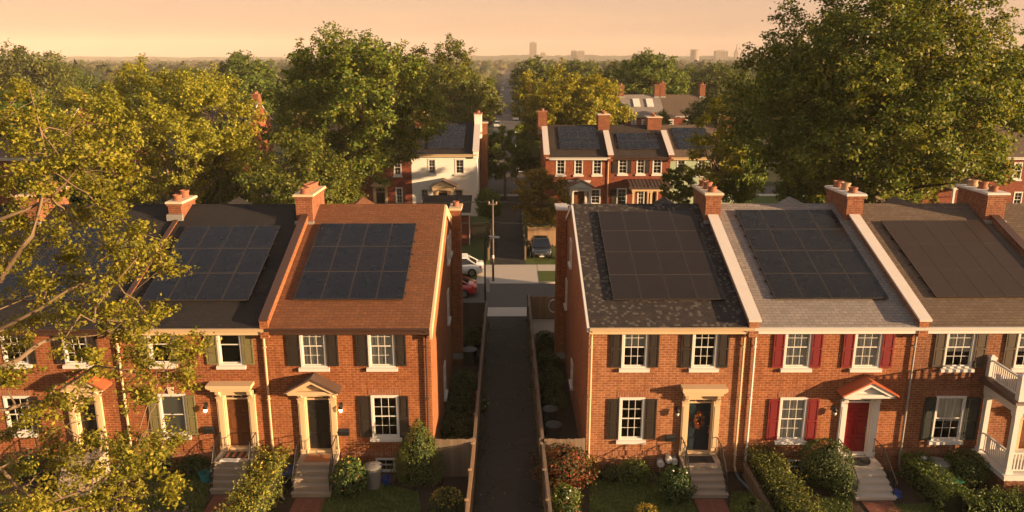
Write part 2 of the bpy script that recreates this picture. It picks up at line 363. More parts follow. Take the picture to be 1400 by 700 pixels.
def window(root, r, yf, sash=(3,2), cover=None, trim='white', sill=True, thick=1.0, key=False):
    X0, X1, Z0, Z1 = r; e = .003; X0 += e; X1 -= e; Z0 += e; Z1 -= e
    c = .085*thick; b = .021*thick; mb = MB(); zm = (Z0+Z1)/2; yo = yf-.03
    mb.box(X0, X0+c, yo, yf+.12, Z0, Z1); mb.box(X1-c, X1, yo, yf+.12, Z0, Z1)
    mb.box(X0+c, X1-c, yo, yf+.12, Z1-c, Z1); mb.box(X0+c, X1-c, yo, yf+.12, Z0, Z0+c*.8)
    ia, ib = X0+c, X1-c
    for z0, z1, y in ((zm-.02, Z1-c, yf+.005), (Z0+c*.8, zm+.02, yf+.04)):
        s = .045*thick
        mb.box(ia, ia+s, y, y+.03, z0, z1); mb.box(ib-s, ib, y, y+.03, z0, z1)
        mb.box(ia+s, ib-s, y, y+.03, z1-s, z1); mb.box(ia+s, ib-s, y, y+.03, z0, z0+s)
        for i in range(1, sash[0]):
            x = ia+s+(ib-ia-2*s)*i/sash[0]; mb.box(x-b/2, x+b/2, y+.004, y+.022, z0+s, z1-s)
        for j in range(1, sash[1]):
            z = z0+s+(z1-z0-2*s)*j/sash[1]; mb.box(ia+s, ib-s, y+.006, y+.020, z-b/2, z+b/2)
    w = mb.build('window', M[trim], root)
    g = MB(); g.quad((ia, yf+.018, zm), (ib, yf+.018, zm), (ib, yf+.018, Z1-c), (ia, yf+.018, Z1-c))
    g.quad((ia, yf+.053, Z0+c*.8), (ib, yf+.053, Z0+c*.8), (ib, yf+.053, zm), (ia, yf+.053, zm)); g.build('pane', M['glass'], w)
    if sill:
        s = MB(); s.hexa(((X0-.09,yf-.12,Z0-.15*thick),(X1+.09,yf-.12,Z0-.15*thick),(X1+.09,yf-.004,Z0-.15*thick),(X0-.09,yf-.004,Z0-.15*thick)),
                         ((X0-.09,yf-.12,Z0-.025),(X1+.09,yf-.12,Z0-.025),(X1+.09,yf-.004,Z0-.002),(X0-.09,yf-.004,Z0-.002)))
        s.build('sill', M[trim], w)
    if key:
        k = MB(); xm = (X0+X1)/2; k.prism_y([(xm-.09, Z1+.006), (xm+.09, Z1+.006), (xm+.13, Z1+.3), (xm-.13, Z1+.3)], yf-.06, yf-.004); k.build('keystone', M['stone'], w)
    if cover:
        kind, f0, f1 = cover; cm = MB(); za = Z0+(Z1-Z0)*f0; zb = Z0+(Z1-Z0)*f1
        if kind == 'curtain':
            n = 26; pts = [(ia+(ib-ia)*i/n, yf+.088+.010*math.sin(i*1.9+X0)) for i in range(n+1)]
            for (xa, ya), (xb, yb) in zip(pts, pts[1:]): cm.quad((xa,ya,za), (xb,yb,za), (xb,yb,zb), (xa,ya,zb))
        else: cm.quad((ia, yf+.08, za), (ib, yf+.08, za), (ib, yf+.08, zb), (ia, yf+.08, zb))
        cm.build(kind, M['curtain' if kind == 'curtain' else 'blind'], w)
    return w
def shutter(root, r, yf, mat):
    X0, X1, Z0, Z1 = r; mb = MB(); s = .055; zm = Z0+(Z1-Z0)*.47; y0, y1 = yf-.06, yf-.012
    mb.box(X0, X0+s, y0, y1, Z0, Z1); mb.box(X1-s, X1, y0, y1, Z0, Z1)
    for za, zb in ((Z0, Z0+.09), (zm-.045, zm+.045), (Z1-.08, Z1)): mb.box(X0+s, X1-s, y0, y1, za, zb)
    for za, zb in ((Z0+.09, zm-.045), (zm+.045, Z1-.08)):
        mb.box(X0+s, X1-s, y0+.025, y1, za, zb); g = .035
        mb.box(X0+s+g, X1-s-g, y0+.01, y0+.025, za+g, zb-g)
    mb.build('shutter', M[mat], root)
def door(root, r, z_tr, yf, mat, style, trim, pil=.26, cap=None, roof='dark_metal', arch_h=.0):
    """r: opening; z_tr: top of the leaf; style flat | pediment; cap: (Xa, Xb, Z0, Z1) of the cornice or pediment"""
    X0, X1, Z0, Z1 = r; y = yf+.15
    mb = MB(); W = X1-X0
    mb.box(X0, X1, y, y+.05, Z0+.05, z_tr)
    for a, b in ((.09, .46), (.54, .91)):
        for c, d in ((.06, .30), (.36, .64), (.70, .82), (.86, .95)):
            xa, xb = X0+W*a, X0+W*b; za, zb = Z0+(z_tr-Z0)*c, Z0+(z_tr-Z0)*d
            for q in ((xa, xb, za, za+.025), (xa, xb, zb-.025, zb), (xa, xa+.025, za+.025, zb-.025), (xb-.025, xb, za+.025, zb-.025)): mb.box(q[0], q[1], y-.018, y, q[2], q[3])
            mb.box(xa+.06, xb-.06, y-.014, y, za+.05, zb-.05)
    d = mb.build('door', M[mat], root)
    h = MB(); hx = X1-.09; hz = Z0+.95; h.tube([(hx, y-.01, hz-.12), (hx, y-.06, hz-.1), (hx, y-.06, hz+.06), (hx, y-.01, hz+.08)], .014, 6); h.tube([(hx, y, hz+.2), (hx, y-.03, hz+.2)], .03, 8)
    h.build('handle', M['brass'], d)
    s = MB()                               # jambs, threshold, transom frame
    s.box(X0, X1, yf-.04, y+.05, Z0-.04, Z0+.05)
    t0 = z_tr
    if Z1-z_tr > .12:
        s.box(X0, X1, yf+.08, y+.05, t0, t0+.07); s.box(X0, X1, yf+.08, y+.05, Z1-.05, Z1-.002)
        for i in (1, 2): x = X0+W*i/3; s.box(x-.016, x+.016, yf+.1, y+.03, t0+.07, Z1-.05)
        g = MB(); g.quad((X0, y, t0+.07), (X1, y, t0+.07), (X1, y, Z1-.05), (X0, y, Z1-.05))
    else: g = None
    ztop = cap[2]
    for sx, xe in ((-1, X0), (1, X1)):
        xo = xe+sx*pil; a, b = min(xe, xo), max(xe, xo)
        s.box(a, b, yf-.13, yf-.003, Z0-.03, ztop); s.box(a-.03, b+.03, yf-.16, yf-.003, Z0-.03, Z0+.16)
        s.box(a+.05, b-.05, yf-.145, yf-.13, Z0+.3, ztop-.55)
        s.box(a-.02, b+.02, yf-.17, yf-.003, ztop-.36, ztop-.31)
        xm = (a+b)/2; s.prism_x([(yf-.13, ztop-.42), (yf-.13, ztop-.002), (yf-.40, ztop-.002), (yf-.36, ztop-.12), (yf-.22, ztop-.22)], xm-.07, xm+.07)
        s.box(min(xe, xe-sx*.04), max(xe, xe-sx*.04), yf-.05, y, Z0+.05, Z1)
    s.box(X0-pil, X1+pil, yf-.15, yf-.004, min(Z1, ztop-.24), ztop)
    Xa, Xb, Za, Zb = cap
    if style == 'flat':
        hh = Zb-Za
        s.box(Xa+.12, Xb-.12, yf-.34, yf-.004, Za, Za+hh*.35); s.box(Xa+.05, Xb-.05, yf-.42, yf-.004, Za+hh*.35, Za+hh*.6); s.box(Xa, Xb, yf-.5, yf-.004, Za+hh*.6, Zb)
        sur = s.build('door_surround', M[trim], root)
    else:
        xm = (Xa+Xb)/2; dp = .62; th = .16
        s.box(Xa+.06, Xb-.06, yf-dp+.06, yf-.004, Za, Za+.15)
        s.prism_y([(Xa+.2, Za+.15), (Xb-.2, Za+.15), (xm, Zb-.22)], yf-dp+.22, yf-.01)
        for sx, xe in ((1, Xa), (-1, Xb)):
            s.prism_y([(xe, Za+.10), (xm, Zb-.10), (xm, Zb-.28), (xe+sx*.28, Za+.10)] if sx > 0 else [(xm, Zb-.10), (xe, Za+.10), (xe+sx*.28, Za+.10), (xm, Zb-.28)], yf-dp, yf-.005)
        rnd = random.Random(5)
        for k in range(9):                  # low carved scrolls on the tympanum
            a = math.pi*(k+.5)/9; rr = .10+.30*(1-abs(math.cos(a)))*.5
            cx, cz = xm+.52*math.cos(a)*.8, Za+.24+.16*math.sin(a)
            s.tube([(cx+.07*math.cos(q), yf-dp+.20, cz+.06*math.sin(q)) for q in [i*1.1 for i in range(6)]], .016, 5)
        sur = s.build('door_surround', M[trim], root)
        rm = MB()
        for pts in ([(Xa-.06, Za+.09), (xm, Zb-.095), (xm, Zb-.02), (Xa-.06, Za+.165)], [(xm, Zb-.095), (Xb+.06, Za+.09), (Xb+.06, Za+.165), (xm, Zb-.02)]):
            rm.prism_y(pts, yf-dp-.06, yf-.006)
        rm.build('canopy_roof', M[roof], sur)
    if g: g.build('transom_pane', M['glass'], sur)
def chimney(root, X, w, y0, y1, z0, z1, pots, cap='stone', pot=('pot',), brickm='brick_chim'):
    mb = MB(); x0, x1 = X-w/2, X+w/2
    mb.box(x0, x1, y0, y1, z0, z1-.22); mb.box(x0-.05, x1+.05, y0-.05, y1+.05, z1-.22, z1-.10)
    c = mb.build('chimney', M[brickm], root)
    k = MB(); k.hexa(((x0-.10,y0-.10,z1-.10),(x1+.10,y0-.10,z1-.10),(x1+.10,y1+.10,z1-.10),(x0-.10,y1+.10,z1-.10)),
                     ((x0-.08,y0-.08,z1),(x1+.08,y0-.08,z1),(x1+.08,y1+.08,z1),(x0-.08,y1+.08,z1))); k.build('chimney_cap', M[cap], c)
    for i in range(pots):
        y = y0+(y1-y0)*(i+.5)/pots; p = MB(); r = min(.22, w*.36)*(1+.06*((i*37) % 3-1)); hh = .26+.04*((i*53) % 3)
        p.lathe((X, y, z1), [(r*1.08, -.01), (r*1.08, .05), (r*.92, .08), (r*.88, hh-.09), (r*1.05, hh-.08), (r*1.05, hh), (r*.78, hh), (r*.74, hh-.25)], 16)
        p.build('chimney_pot', M[pot[i % len(pot)]], c)
    fl = MB(); fl.box(x0-.06, x1+.06, y0-.16, y0-.005, z0+.45, z0+.75); fl.build('flashing', M['metal_grey'], c)
    return c
def parapet(root, X, w, h, y0, y1, zf, brickm, capm):
    mb = MB(); s = .02
    mb.prism_x([(y0, zf(y0)-.35), (y1, zf(y1)-.35), (y1, zf(y1)+h), (y0, zf(y0)+h)], X-w/2, X+w/2)
    mb.box(X-w/2-.012, X+w/2+.012, y0-.22, y0-.002, zf(y0)-.5, zf(y0)+h-.12)
    p = mb.build('parapet', M[brickm], root)
    c = MB(); e = .02 if capm == 'brown_trim' else .07; kh = .05 if capm == 'brown_trim' else .09
    c.prism_x([(y0-.3, zf(y0-.3)+h+.003), (y1, zf(y1)+h+.003), (y1, zf(y1)+h+kh), (y0-.3, zf(y0-.3)+h+kh)], X-w/2-e, X+w/2+e)
    c.build('coping', M[capm], p)
def downspout(root, X, yf, z1, matname, z0=.25, jog=0.0):
    mb = MB(); y = yf-.09; r = .045
    mb.tube([(X, yf-.36, z1-.04), (X, yf-.34, z1-.12), (X+jog*.5, y-.03, z1-.38), (X+jog, y, z1-.48), (X+jog, y, z0+.12), (X+jog, y-.05, z0+.03), (X+jog, y-.22, z0-.06)], r, 8)
    for z in (z1-.9, (z0+z1)/2, z0+.6): mb.box(X+jog-.06, X+jog+.06, y-.05, yf-.004, z-.02, z+.02)
    mb.build('downspout', M[matname], root)
def lantern(root, p, yf, lit):
    x, _, z = p; mb = MB()
    mb.box(x-.05, x+.05, yf-.03, yf-.003, z-.02, z+.2); mb.tube([(x, yf-.02, z+.14), (x, yf-.14, z+.2), (x, yf-.2, z+.12)], .012, 6)
    mb.lathe((x, yf-.2, z), [(.015, .16), (.1, .06), (.085, .05), (.07, -.02)], 8)
    o = mb.build('wall_lantern', M['iron'], root)
    g = MB(); g.lathe((x, yf-.2, z), [(.065, -.021), (.072, -.07), (.05, -.14), (.02, -.16)], 10); g.build('bulb', M['lamp' if lit else 'frost'], o, smooth=True)
def mailbox(root, p, yf):
    x, _, z = p; mb = MB(); mb.prism_x([(yf-.004, z-.12), (yf-.15, z-.12), (yf-.15, z+.05), (yf-.06, z+.14), (yf-.004, z+.14)], x-.21, x+.21)
    mb.box(x-.22, x+.22, yf-.165, yf-.15, z+.03, z+.06); mb.build('mailbox', M['iron'], root)
def house(S):
    yf, ze, yr, zr, yb = S['yf'], S['ze'], S['yr'], S['zr'], S['yb']; X0, X1 = S['X0']+.004, S['X1']-.004
    sl = (zr-ze)/(yr-yf); zf = lambda y: ze+(y-yf)*sl if y <= yr else zr-(y-yr)*sl
    root = empty(S['name'], ((X0+X1)/2, yf, 0), S['label'], S.get('cat', 'row house'), S.get('group'))
    far = S.get('far', False)
    wins = [(rect_px(w[0], yf), w[1] if len(w) > 1 else {}) for w in S.get('windows', [])]
    drs = [(rect_px(d['r'], yf), d) for d in S.get('doors', [])]
    holes = [w[0] for w in wins]+[d[0] for d in drs]+[rect_px(b, yf) for b in S.get('basement', [])]
    mb = MB(); holed_wall(mb, X0, X1, -.1, ze-.14, yf, holes)
    for X in (X0, X1): mb.quad((X,yf,-.1), (X,yb,-.1), (X,yb,zf(yb)-.14), (X,yr,zr-.14), (X,yf,ze-.14))
    mb.quad((X0,yb,-.1), (X1,yb,-.1), (X1,yb,zf(yb)-.14), (X0,yb,zf(yb)-.14))
    mb.quad((X0,yf+.01,.02), (X1,yf+.01,.02), (X1,yb,.02), (X0,yb,.02))
    mb.build('wall', M[S['brick']], root)
    # roof
    ov = .3; rb = MB(); th = .13
    rl, rr = S.get('roof_over', (0, 0))
    rb.prism_x([(yf-ov, zf(yf-ov)), (yr, zr), (yb+ov, zf(yb+ov)), (yb+ov, zf(yb+ov)-th), (yr, zr-th), (yf-ov, zf(yf-ov)-th)], X0-rl, X1+rr)
    rb.prism_x([(yr-.16, zf(yr-.16)+.004), (yr, zr+.03), (yr+.16, zf(yr-.16)+.004)], X0-rl, X1+rr)
    roof = rb.build('roof', M[S['roof']], root)
    if S.get('rear_gable'):
        c, wd, zp = S['rear_gable']; g = MB(); wd = .95; zp = 9.36; ye = 42.6
        g.hexa(((c-wd, yr+2.5, zp-wd*.62), (c+wd, yr+2.5, zp-wd*.62), (c, yr+2.5, zp)), ((c-wd, ye, zp-wd*.62), (c+wd, ye, zp-wd*.62), (c, ye, zp)))
        g.build('rear_gable', M[S['roof']], roof)
    # gutter and fascia
    gt = S.get('gutter', 'white'); g = MB(); zz = zf(yf-ov)
    g.prism_x([(yf-ov-.13, zz-.02), (yf-ov-.002, zz-.02), (yf-ov-.002, zz-.14), (yf-ov-.09, zz-.14)], X0, X1)
    g.box(X0, X1, yf-ov+.002, yf-.003, zz-.30, zz-th-.004); g.build('gutter', M[gt], root)
    for w, o in wins: window(root, w, yf, **o)
    for b in S.get('basement', []):
        window(root, rect_px(b, yf), yf, sash=(2,1), sill=False, thick=.8)
    for s in S.get('shutters', []): shutter(root, rect_px(s, yf), yf, S['shutter'])
    for s, mt in S.get('shutters2', []): shutter(root, rect_px(s, yf), yf, mt)
    for r, d in drs:
        zt = at_y(700, d['transom'], yf)[2] if d.get('transom') else r[3]
        door(root, r, zt, yf, d['mat'], d['style'], d['trim'], d.get('pil', .26), rect_px(d['cap'], yf), d.get('roof', 'dark_metal'))
    for l in S.get('lintels', []):
        X0w, X1w, Z0w, Z1w = rect_px(l, yf); m2 = MB(); m2.box(X0w-.1, X1w+.1, yf-.012, yf-.002, Z1w+.01, Z1w+.26); m2.build('lintel', M['brick_soldier'], root)
    if S.get('course'):
        m2 = MB(); segs = [X0]+[v for d in drs for v in (d[0][0]-.32, d[0][1]+.32)]+[X1]
        for a, b in zip(segs[::2], segs[1::2]): m2.box(a+.01, b-.01, yf-.03, yf-.002, .78, 1.0)
        m2.build('brick_course', M['brick_soldier'], root)
    for p in S.get('parapets', []): parapet(root, p[0], p[1], p[2], yf-.12, p[3], zf, S.get('parapet_brick', S['brick']), p[4])
    for c in S.get('chimneys', []): chimney(root, *c[0], **(c[1] if len(c) > 1 else {}))
    for d in S.get('spouts', []): downspout(root, d[0], yf, zf(yf-ov), d[1], jog=d[2] if len(d) > 2 else 0)
    for p, lit in S.get('lanterns', []): lantern(root, at_y(*p, yf), yf, lit)
    for p in S.get('mail', []): mailbox(root, at_y(*p, yf), yf)
    for sx, y0, y1, z0, z1 in S.get('side_windows', []):
        X = X0 if sx < 0 else X1; fr = MB(); a, b = (X-.06, X-.004) if sx < 0 else (X+.004, X+.06); c = .1
        fr.box(a, b, y0, y0+c, z0, z1); fr.box(a, b, y1-c, y1, z0, z1); fr.box(a, b, y0+c, y1-c, z1-c, z1); fr.box(a, b, y0+c, y1-c, z0, z0+c); zm = (z0+z1)/2; fr.box(a, b, y0+c, y1-c, zm-.03, zm+.03)
        fr.box(a-.08 if sx < 0 else a, b if sx < 0 else b+.08, y0-.1, y1+.1, z0-.14, z0-.003)
        w = fr.build('window', M['white'], root); pn = MB(); q = X+sx*.02; pn.quad((q,y0+c,z0+c), (q,y1-c,z0+c), (q,y1-c,z1-c), (q,y0+c,z1-c)); pn.build('pane', M['car_glass'], w)
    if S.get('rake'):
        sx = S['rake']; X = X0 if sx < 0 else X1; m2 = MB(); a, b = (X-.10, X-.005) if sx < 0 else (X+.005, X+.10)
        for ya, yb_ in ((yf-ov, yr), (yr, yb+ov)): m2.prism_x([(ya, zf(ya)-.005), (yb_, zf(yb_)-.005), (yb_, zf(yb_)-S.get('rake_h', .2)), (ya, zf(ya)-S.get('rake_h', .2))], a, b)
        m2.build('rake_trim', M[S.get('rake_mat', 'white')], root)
    return root
def solar(label, X0, X1, px_bot, px_top, cols, rows, HS, mat='panel', skip=(), group='solar arrays on the roofs', lift=.13):
    yf, ze, yr, zr = HS
    B = at_roof((X0+X1)/2*0+CX, px_bot, yf, ze, yr, zr); T = at_roof(CX, px_top, yf, ze, yr, zr)
    y0, y1 = B[1], T[1]; sl = (zr-ze)/(yr-yf); zf = lambda y: ze+(y-yf)*sl
    root = empty('solar_array', ((X0+X1)/2, y0, zf(y0)), label, 'solar array', group)
    gp = .022; w = (X1-X0)/cols; dy = (y1-y0)/rows; nrm = Vector((0, -sl, 1)).normalized()
    def pt(x, y, k): v = Vector((x, y, zf(y)))+nrm*k; return (v.x, v.y, v.z)
    for j in range(rows):
        for i in range(cols):
            if (i, j) in skip: continue
            xa, xb = X0+w*i+gp/2, X0+w*(i+1)-gp/2; ya, yb = y0+dy*j+gp/2, y0+dy*(j+1)-gp/2
            m = MB(); f = .022; q = ((xa,ya),(xb,ya),(xb,yb),(xa,yb)); qi = ((xa+f,ya+f),(xb-f,ya+f),(xb-f,yb-f),(xa+f,yb-f))
            m.hexa([pt(x,y,lift-.045) for x,y in q], [pt(x,y,lift-.006) for x,y in q], 1)
            for k in range(4):
                l = (k+1) % 4; m.quad(pt(*q[k],lift), pt(*q[l],lift), pt(*qi[l],lift), pt(*qi[k],lift), m=1)
                m.quad(pt(*q[k],lift-.006), pt(*q[l],lift-.006), pt(*q[l],lift), pt(*q[k],lift), m=1)
            m.quad(*[pt(x,y,lift-.003) for x,y in qi], m=0)
            m.build('solar_panel', [M[mat], M['panel_frame']], root)
    for j in range(rows):
        for t in (.25, .75):
            y = y0+dy*(j+t); m = MB(); m.hexa([pt(x,yy,.01) for x,yy in ((X0-.07,y-.02),(X1+.07,y-.02),(X1+.07,y+.02),(X0-.07,y+.02))],
                                              [pt(x,yy,lift-.05) for x,yy in ((X0-.07,y-.02),(X1+.07,y-.02),(X1+.07,y+.02),(X0-.07,y+.02))])
            m.build('mounting_rail', M['panel_frame'], root)
    return root
def stoop(label, X0, X1, yw, zt, n, yfr, mat, cat='front steps', rails=(1,1), land=.95, side='step'):
    root = empty('front_stoop', ((X0+X1)/2, yw, 0), label, cat)
    mb = MB(); yl = yw-.02-land; run = (yl-yfr)/(n-1); rise = zt/n
    mb.box(X0+.03, X1-.03, yl+.02, yw-.02, 0, zt-.06); mb.box(X0, X1, yl, yw-.02, zt-.06, zt)
    for k in range(1, n):
        z = zt-rise*k; ya = yl-run*k; mb.box(X0+.03, X1-.03, ya+.02, ya+run+.018, 0, z-.06); mb.box(X0, X1, ya, ya+run+.019, z-.06, z)
    mb.build('steps', M[mat], root)
    for sx, on in zip((-1, 1), rails):
        if not on: continue
        X = X0+.07 if sx < 0 else X1-.07; m = MB(); hh = .82; ya, yb = yw-.1, yl+.05; yc, zc = yfr+.15, rise
        m.tube([(X, ya, zt+hh+.02), (X, yb, zt+hh), (X, yc, zc+hh*.85), (X, yc-.12, zc+hh*.8), (X, yc-.14, zc+hh*.66)], .02, 6)
        m.tube([(X, ya, zt+.14), (X, yb, zt+.12), (X, yc, zc+.14)], .012, 5)
        m.tube([(X, yb, zt), (X, yb, zt+hh)], .018, 6); m.tube([(X, yc, zc), (X, yc, zc+hh*.85)], .018, 6); m.tube([(X, ya, zt), (X, ya, zt+hh)], .018, 6)
        for t in (.12, .24, .36, .48, .6, .72, .84):
            y = yb+(yc-yb)*t; z = zt+.12+(zc+.14-zt-.12)*t; m.tube([(X, y, z), (X, y, z+hh-.12-t*.13)], .009, 5, cap=False)
        for t in (.33, .66): y = ya+(yb-ya)*t; m.tube([(X, y, zt+.13), (X, y, zt+hh)], .009, 5, cap=False)
        m.build('railing', M['iron'], root)
    return root
# ------------------------------------------------------------------ vegetation
def unit(v): return v/np.maximum(np.linalg.norm(v, axis=-1, keepdims=True), 1e-9)
def leaf_quads(P, size, rng, aspect=.62, up=.45, out=None, outk=.5, fold=.18):
    """folded four-cornered leaves at the points P"""
    n = len(P); d = unit(rng.normal(size=(n, 3))); nr = rng.normal(size=(n, 3)); nr[:, 2] += up*2.0
    if out is not None: nr += out*outk*2.0
    nr = unit(nr); d = unit(d-nr*np.sum(d*nr, 1, keepdims=True)); w = np.cross(nr, d)
    s = (size*rng.uniform(.6, 1.35, n))[:, None]
    V = np.empty((n, 4, 3)); V[:, 0] = P-d*s*.5; V[:, 2] = P+d*s*.5-nr*s*.08
    V[:, 1] = P+w*s*aspect*.5+nr*s*fold; V[:, 3] = P-w*s*aspect*.5+nr*s*fold
    return V.reshape(-1, 3), np.arange(n*4).reshape(n, 4)
def spray_points(C, O, rng, n_leaves, rad, sprays=6, spread=.28, upk=.35, flat=.75):
    """leaf points along short sprays that leave each clump centre C outward (O)"""
    m = len(C); S = m*sprays; per = max(1, n_leaves//S)
    c = np.repeat(C, sprays, 0); o = np.repeat(O, sprays, 0)
    d = o*.75+rng.normal(size=(S, 3))*.75; d[:, 2] = d[:, 2]*flat+upk; d = unit(d)
    L = rad*rng.uniform(.6, 1.25, S)
    st = c+rng.normal(size=(S, 3))*rad*.22
    t = rng.uniform(.1, 1, (S, per))**.8
    P = st[:, None]+d[:, None]*(L[:, None]*t)[..., None]+rng.normal(size=(S, per, 3))*(rad*spread)*np.array((1, 1, .6))*(1.1-.5*t)[..., None]
    return P.reshape(-1, 3), np.repeat(d, per, 0)
def limb_points(a, b, rng, n=6, sag=.12, wob=.05):
    a, b = np.array(a, float), np.array(b, float); L = np.linalg.norm(b-a); t = np.linspace(0, 1, n)[:, None]
    p = a+(b-a)*t; p[:, 2] += (np.sin(t[:, 0]*math.pi))*L*sag
    p[1:-1] += rng.normal(size=(n-2, 3))*L*wob; return p
def build_trunk(rng, Hh, Rc, zb, r0, C, n_limb=8, lean=(0, 0), twigs=True, fork=.35, sag=.1, cc=None):
    """tapered trunk, limbs and branches reaching the clump centres C; returns an MB"""
    mb = MB(); cx, cy = lean
    zf = zb+(Hh-zb)*fork
    T = [(0, 0, -.1), (.04*r0, 0, zb*.35), (cx*.3+.1*r0, cy*.3, zb*.75), (cx*.6, cy*.6, zb), (cx, cy, zf)]
    mb.tube(T, [r0*1.35, r0, r0*.85, r0*.75, r0*.5], 9)
    top = np.array((cx, cy, zf)); ctr = np.array((0, 0, (zb+Hh)/2)) if cc is None else cc
    # primary limb targets: spread of clump centres picked by farthest point
    idx = [int(np.argmax(C[:, 2]))]; D = np.linalg.norm(C-C[idx[0]], axis=1)
    while len(idx) < min(n_limb, len(C)):
        k = int(np.argmax(D)); idx.append(k); D = np.minimum(D, np.linalg.norm(C-C[k], axis=1))
    limbs = []
    for k in idx:
        h = rng.uniform(.15, 1.0); st = np.array(T[3])*(1-h)+top*h; en = st+(C[k]-st)*.8
        p = limb_points(st, en, rng, 7, sag*.6, .035); r = np.linspace(r0*.42, r0*.09, 7)
        mb.tube(p, list(r), 6, cap=False); limbs.append((p, r))
    if twigs:
        LP = np.concatenate([p[1:] for p, r in limbs]); LR = np.concatenate([r[1:] for p, r in limbs])
        for c in C:
            d = np.linalg.norm(LP-c, axis=1)+np.maximum(0, LP[:, 2]-c[2])*.8; k = int(np.argmin(d))
            p = limb_points(LP[k], c, rng, 4, sag*.5, .05); r1 = min(LR[k]*.6, r0*.14)
            mb.tube(p, [r1, r1*.75, r1*.5, r1*.22], 4, cap=False)
    return mb
def clump_centres(rng, Rc, zb, Hh, n, lobes=7, sq=2.3, squash=(1, 1), low=.55):
    c = np.array((0, 0, (zb+Hh)/2)); hz = (Hh-zb)/2
    ld = unit(rng.normal(size=(lobes, 3))+np.array((0, 0, .25))); lw = rng.uniform(.10, .30, lobes)
    out = []; tries = 0
    dmin = 1.05*(Rc*Rc*hz*4.2/n)**(1/3)*.62
    while len(out) < n and tries < n*120:
        tries += 1
        d = unit(rng.normal(size=3)); r = rng.uniform(0, 1)**(1/sq)
        m = .78+sum(w*max(0, float(d@l))**4 for w, l in zip(lw, ld))*1.1
        if d[2] < 0: m *= 1-low*d[2]*d[2]*.6
        p = c+d*r*m*np.array((Rc*squash[0], Rc*squash[1], hz))
        if out and np.min(np.linalg.norm(np.array(out)-p, axis=1)) < dmin*(1-tries/(n*150)): continue
        out.append(p)
    return np.array(out), c
def make_tree(name, label, cat, loc, seed, Hh, Rc, zb, n_clump, n_leaf, leaf, lm, bm='bark', r0=None, group=None, upk=.35, sprays=6,
              rad=None, lobes=7, n_limb=8, squash=(1, 1), up=.45, fork=.35, flat=.75, sq=2.3, twigs=True, spread=.28, rz=0, aspect=.62, front_open=0.0):
    rng = np.random.default_rng(seed); root = empty(name, loc, label, cat, group, rz)
    C, c = clump_centres(rng, Rc, zb, Hh, n_clump, lobes, sq, squash)
    if front_open: C = C[~((C[:, 1] < Rc*.05) & (C[:, 2] < c[2]+(Hh-zb)*.08) & (np.abs(C[:, 0]) < Rc*.75) & (rng.uniform(size=len(C)) < front_open))]
    r0 = r0 or Hh*.022
    tm = build_trunk(rng, Hh, Rc, zb, r0, C, n_limb, twigs=twigs, fork=fork)
    tm.build('trunk', M[bm], root, smooth=True, local=True)
    rad = rad or Rc*.26
    P, O = spray_points(C, unit(C-c), rng, n_leaf, rad, sprays, upk=upk, flat=flat, spread=spread)
    V, Fq = leaf_quads(P, leaf, rng, aspect=aspect, up=up, out=unit(P-c), outk=.45)
    np_mesh('crown', V, Fq, [M[lm]], parent=root)
    return root
def place_tree(proto, label, loc, sx, sz, rz, group=None, cat=None):
    r = copy_tree(proto); r.location = loc; r.scale = (sx, sx, sz); r.rotation_euler = (0, 0, rz)
    r['label'] = label
    if group: r['group'] = group
    elif 'group' in r: del r['group']
    if cat: r['category'] = cat
    return r
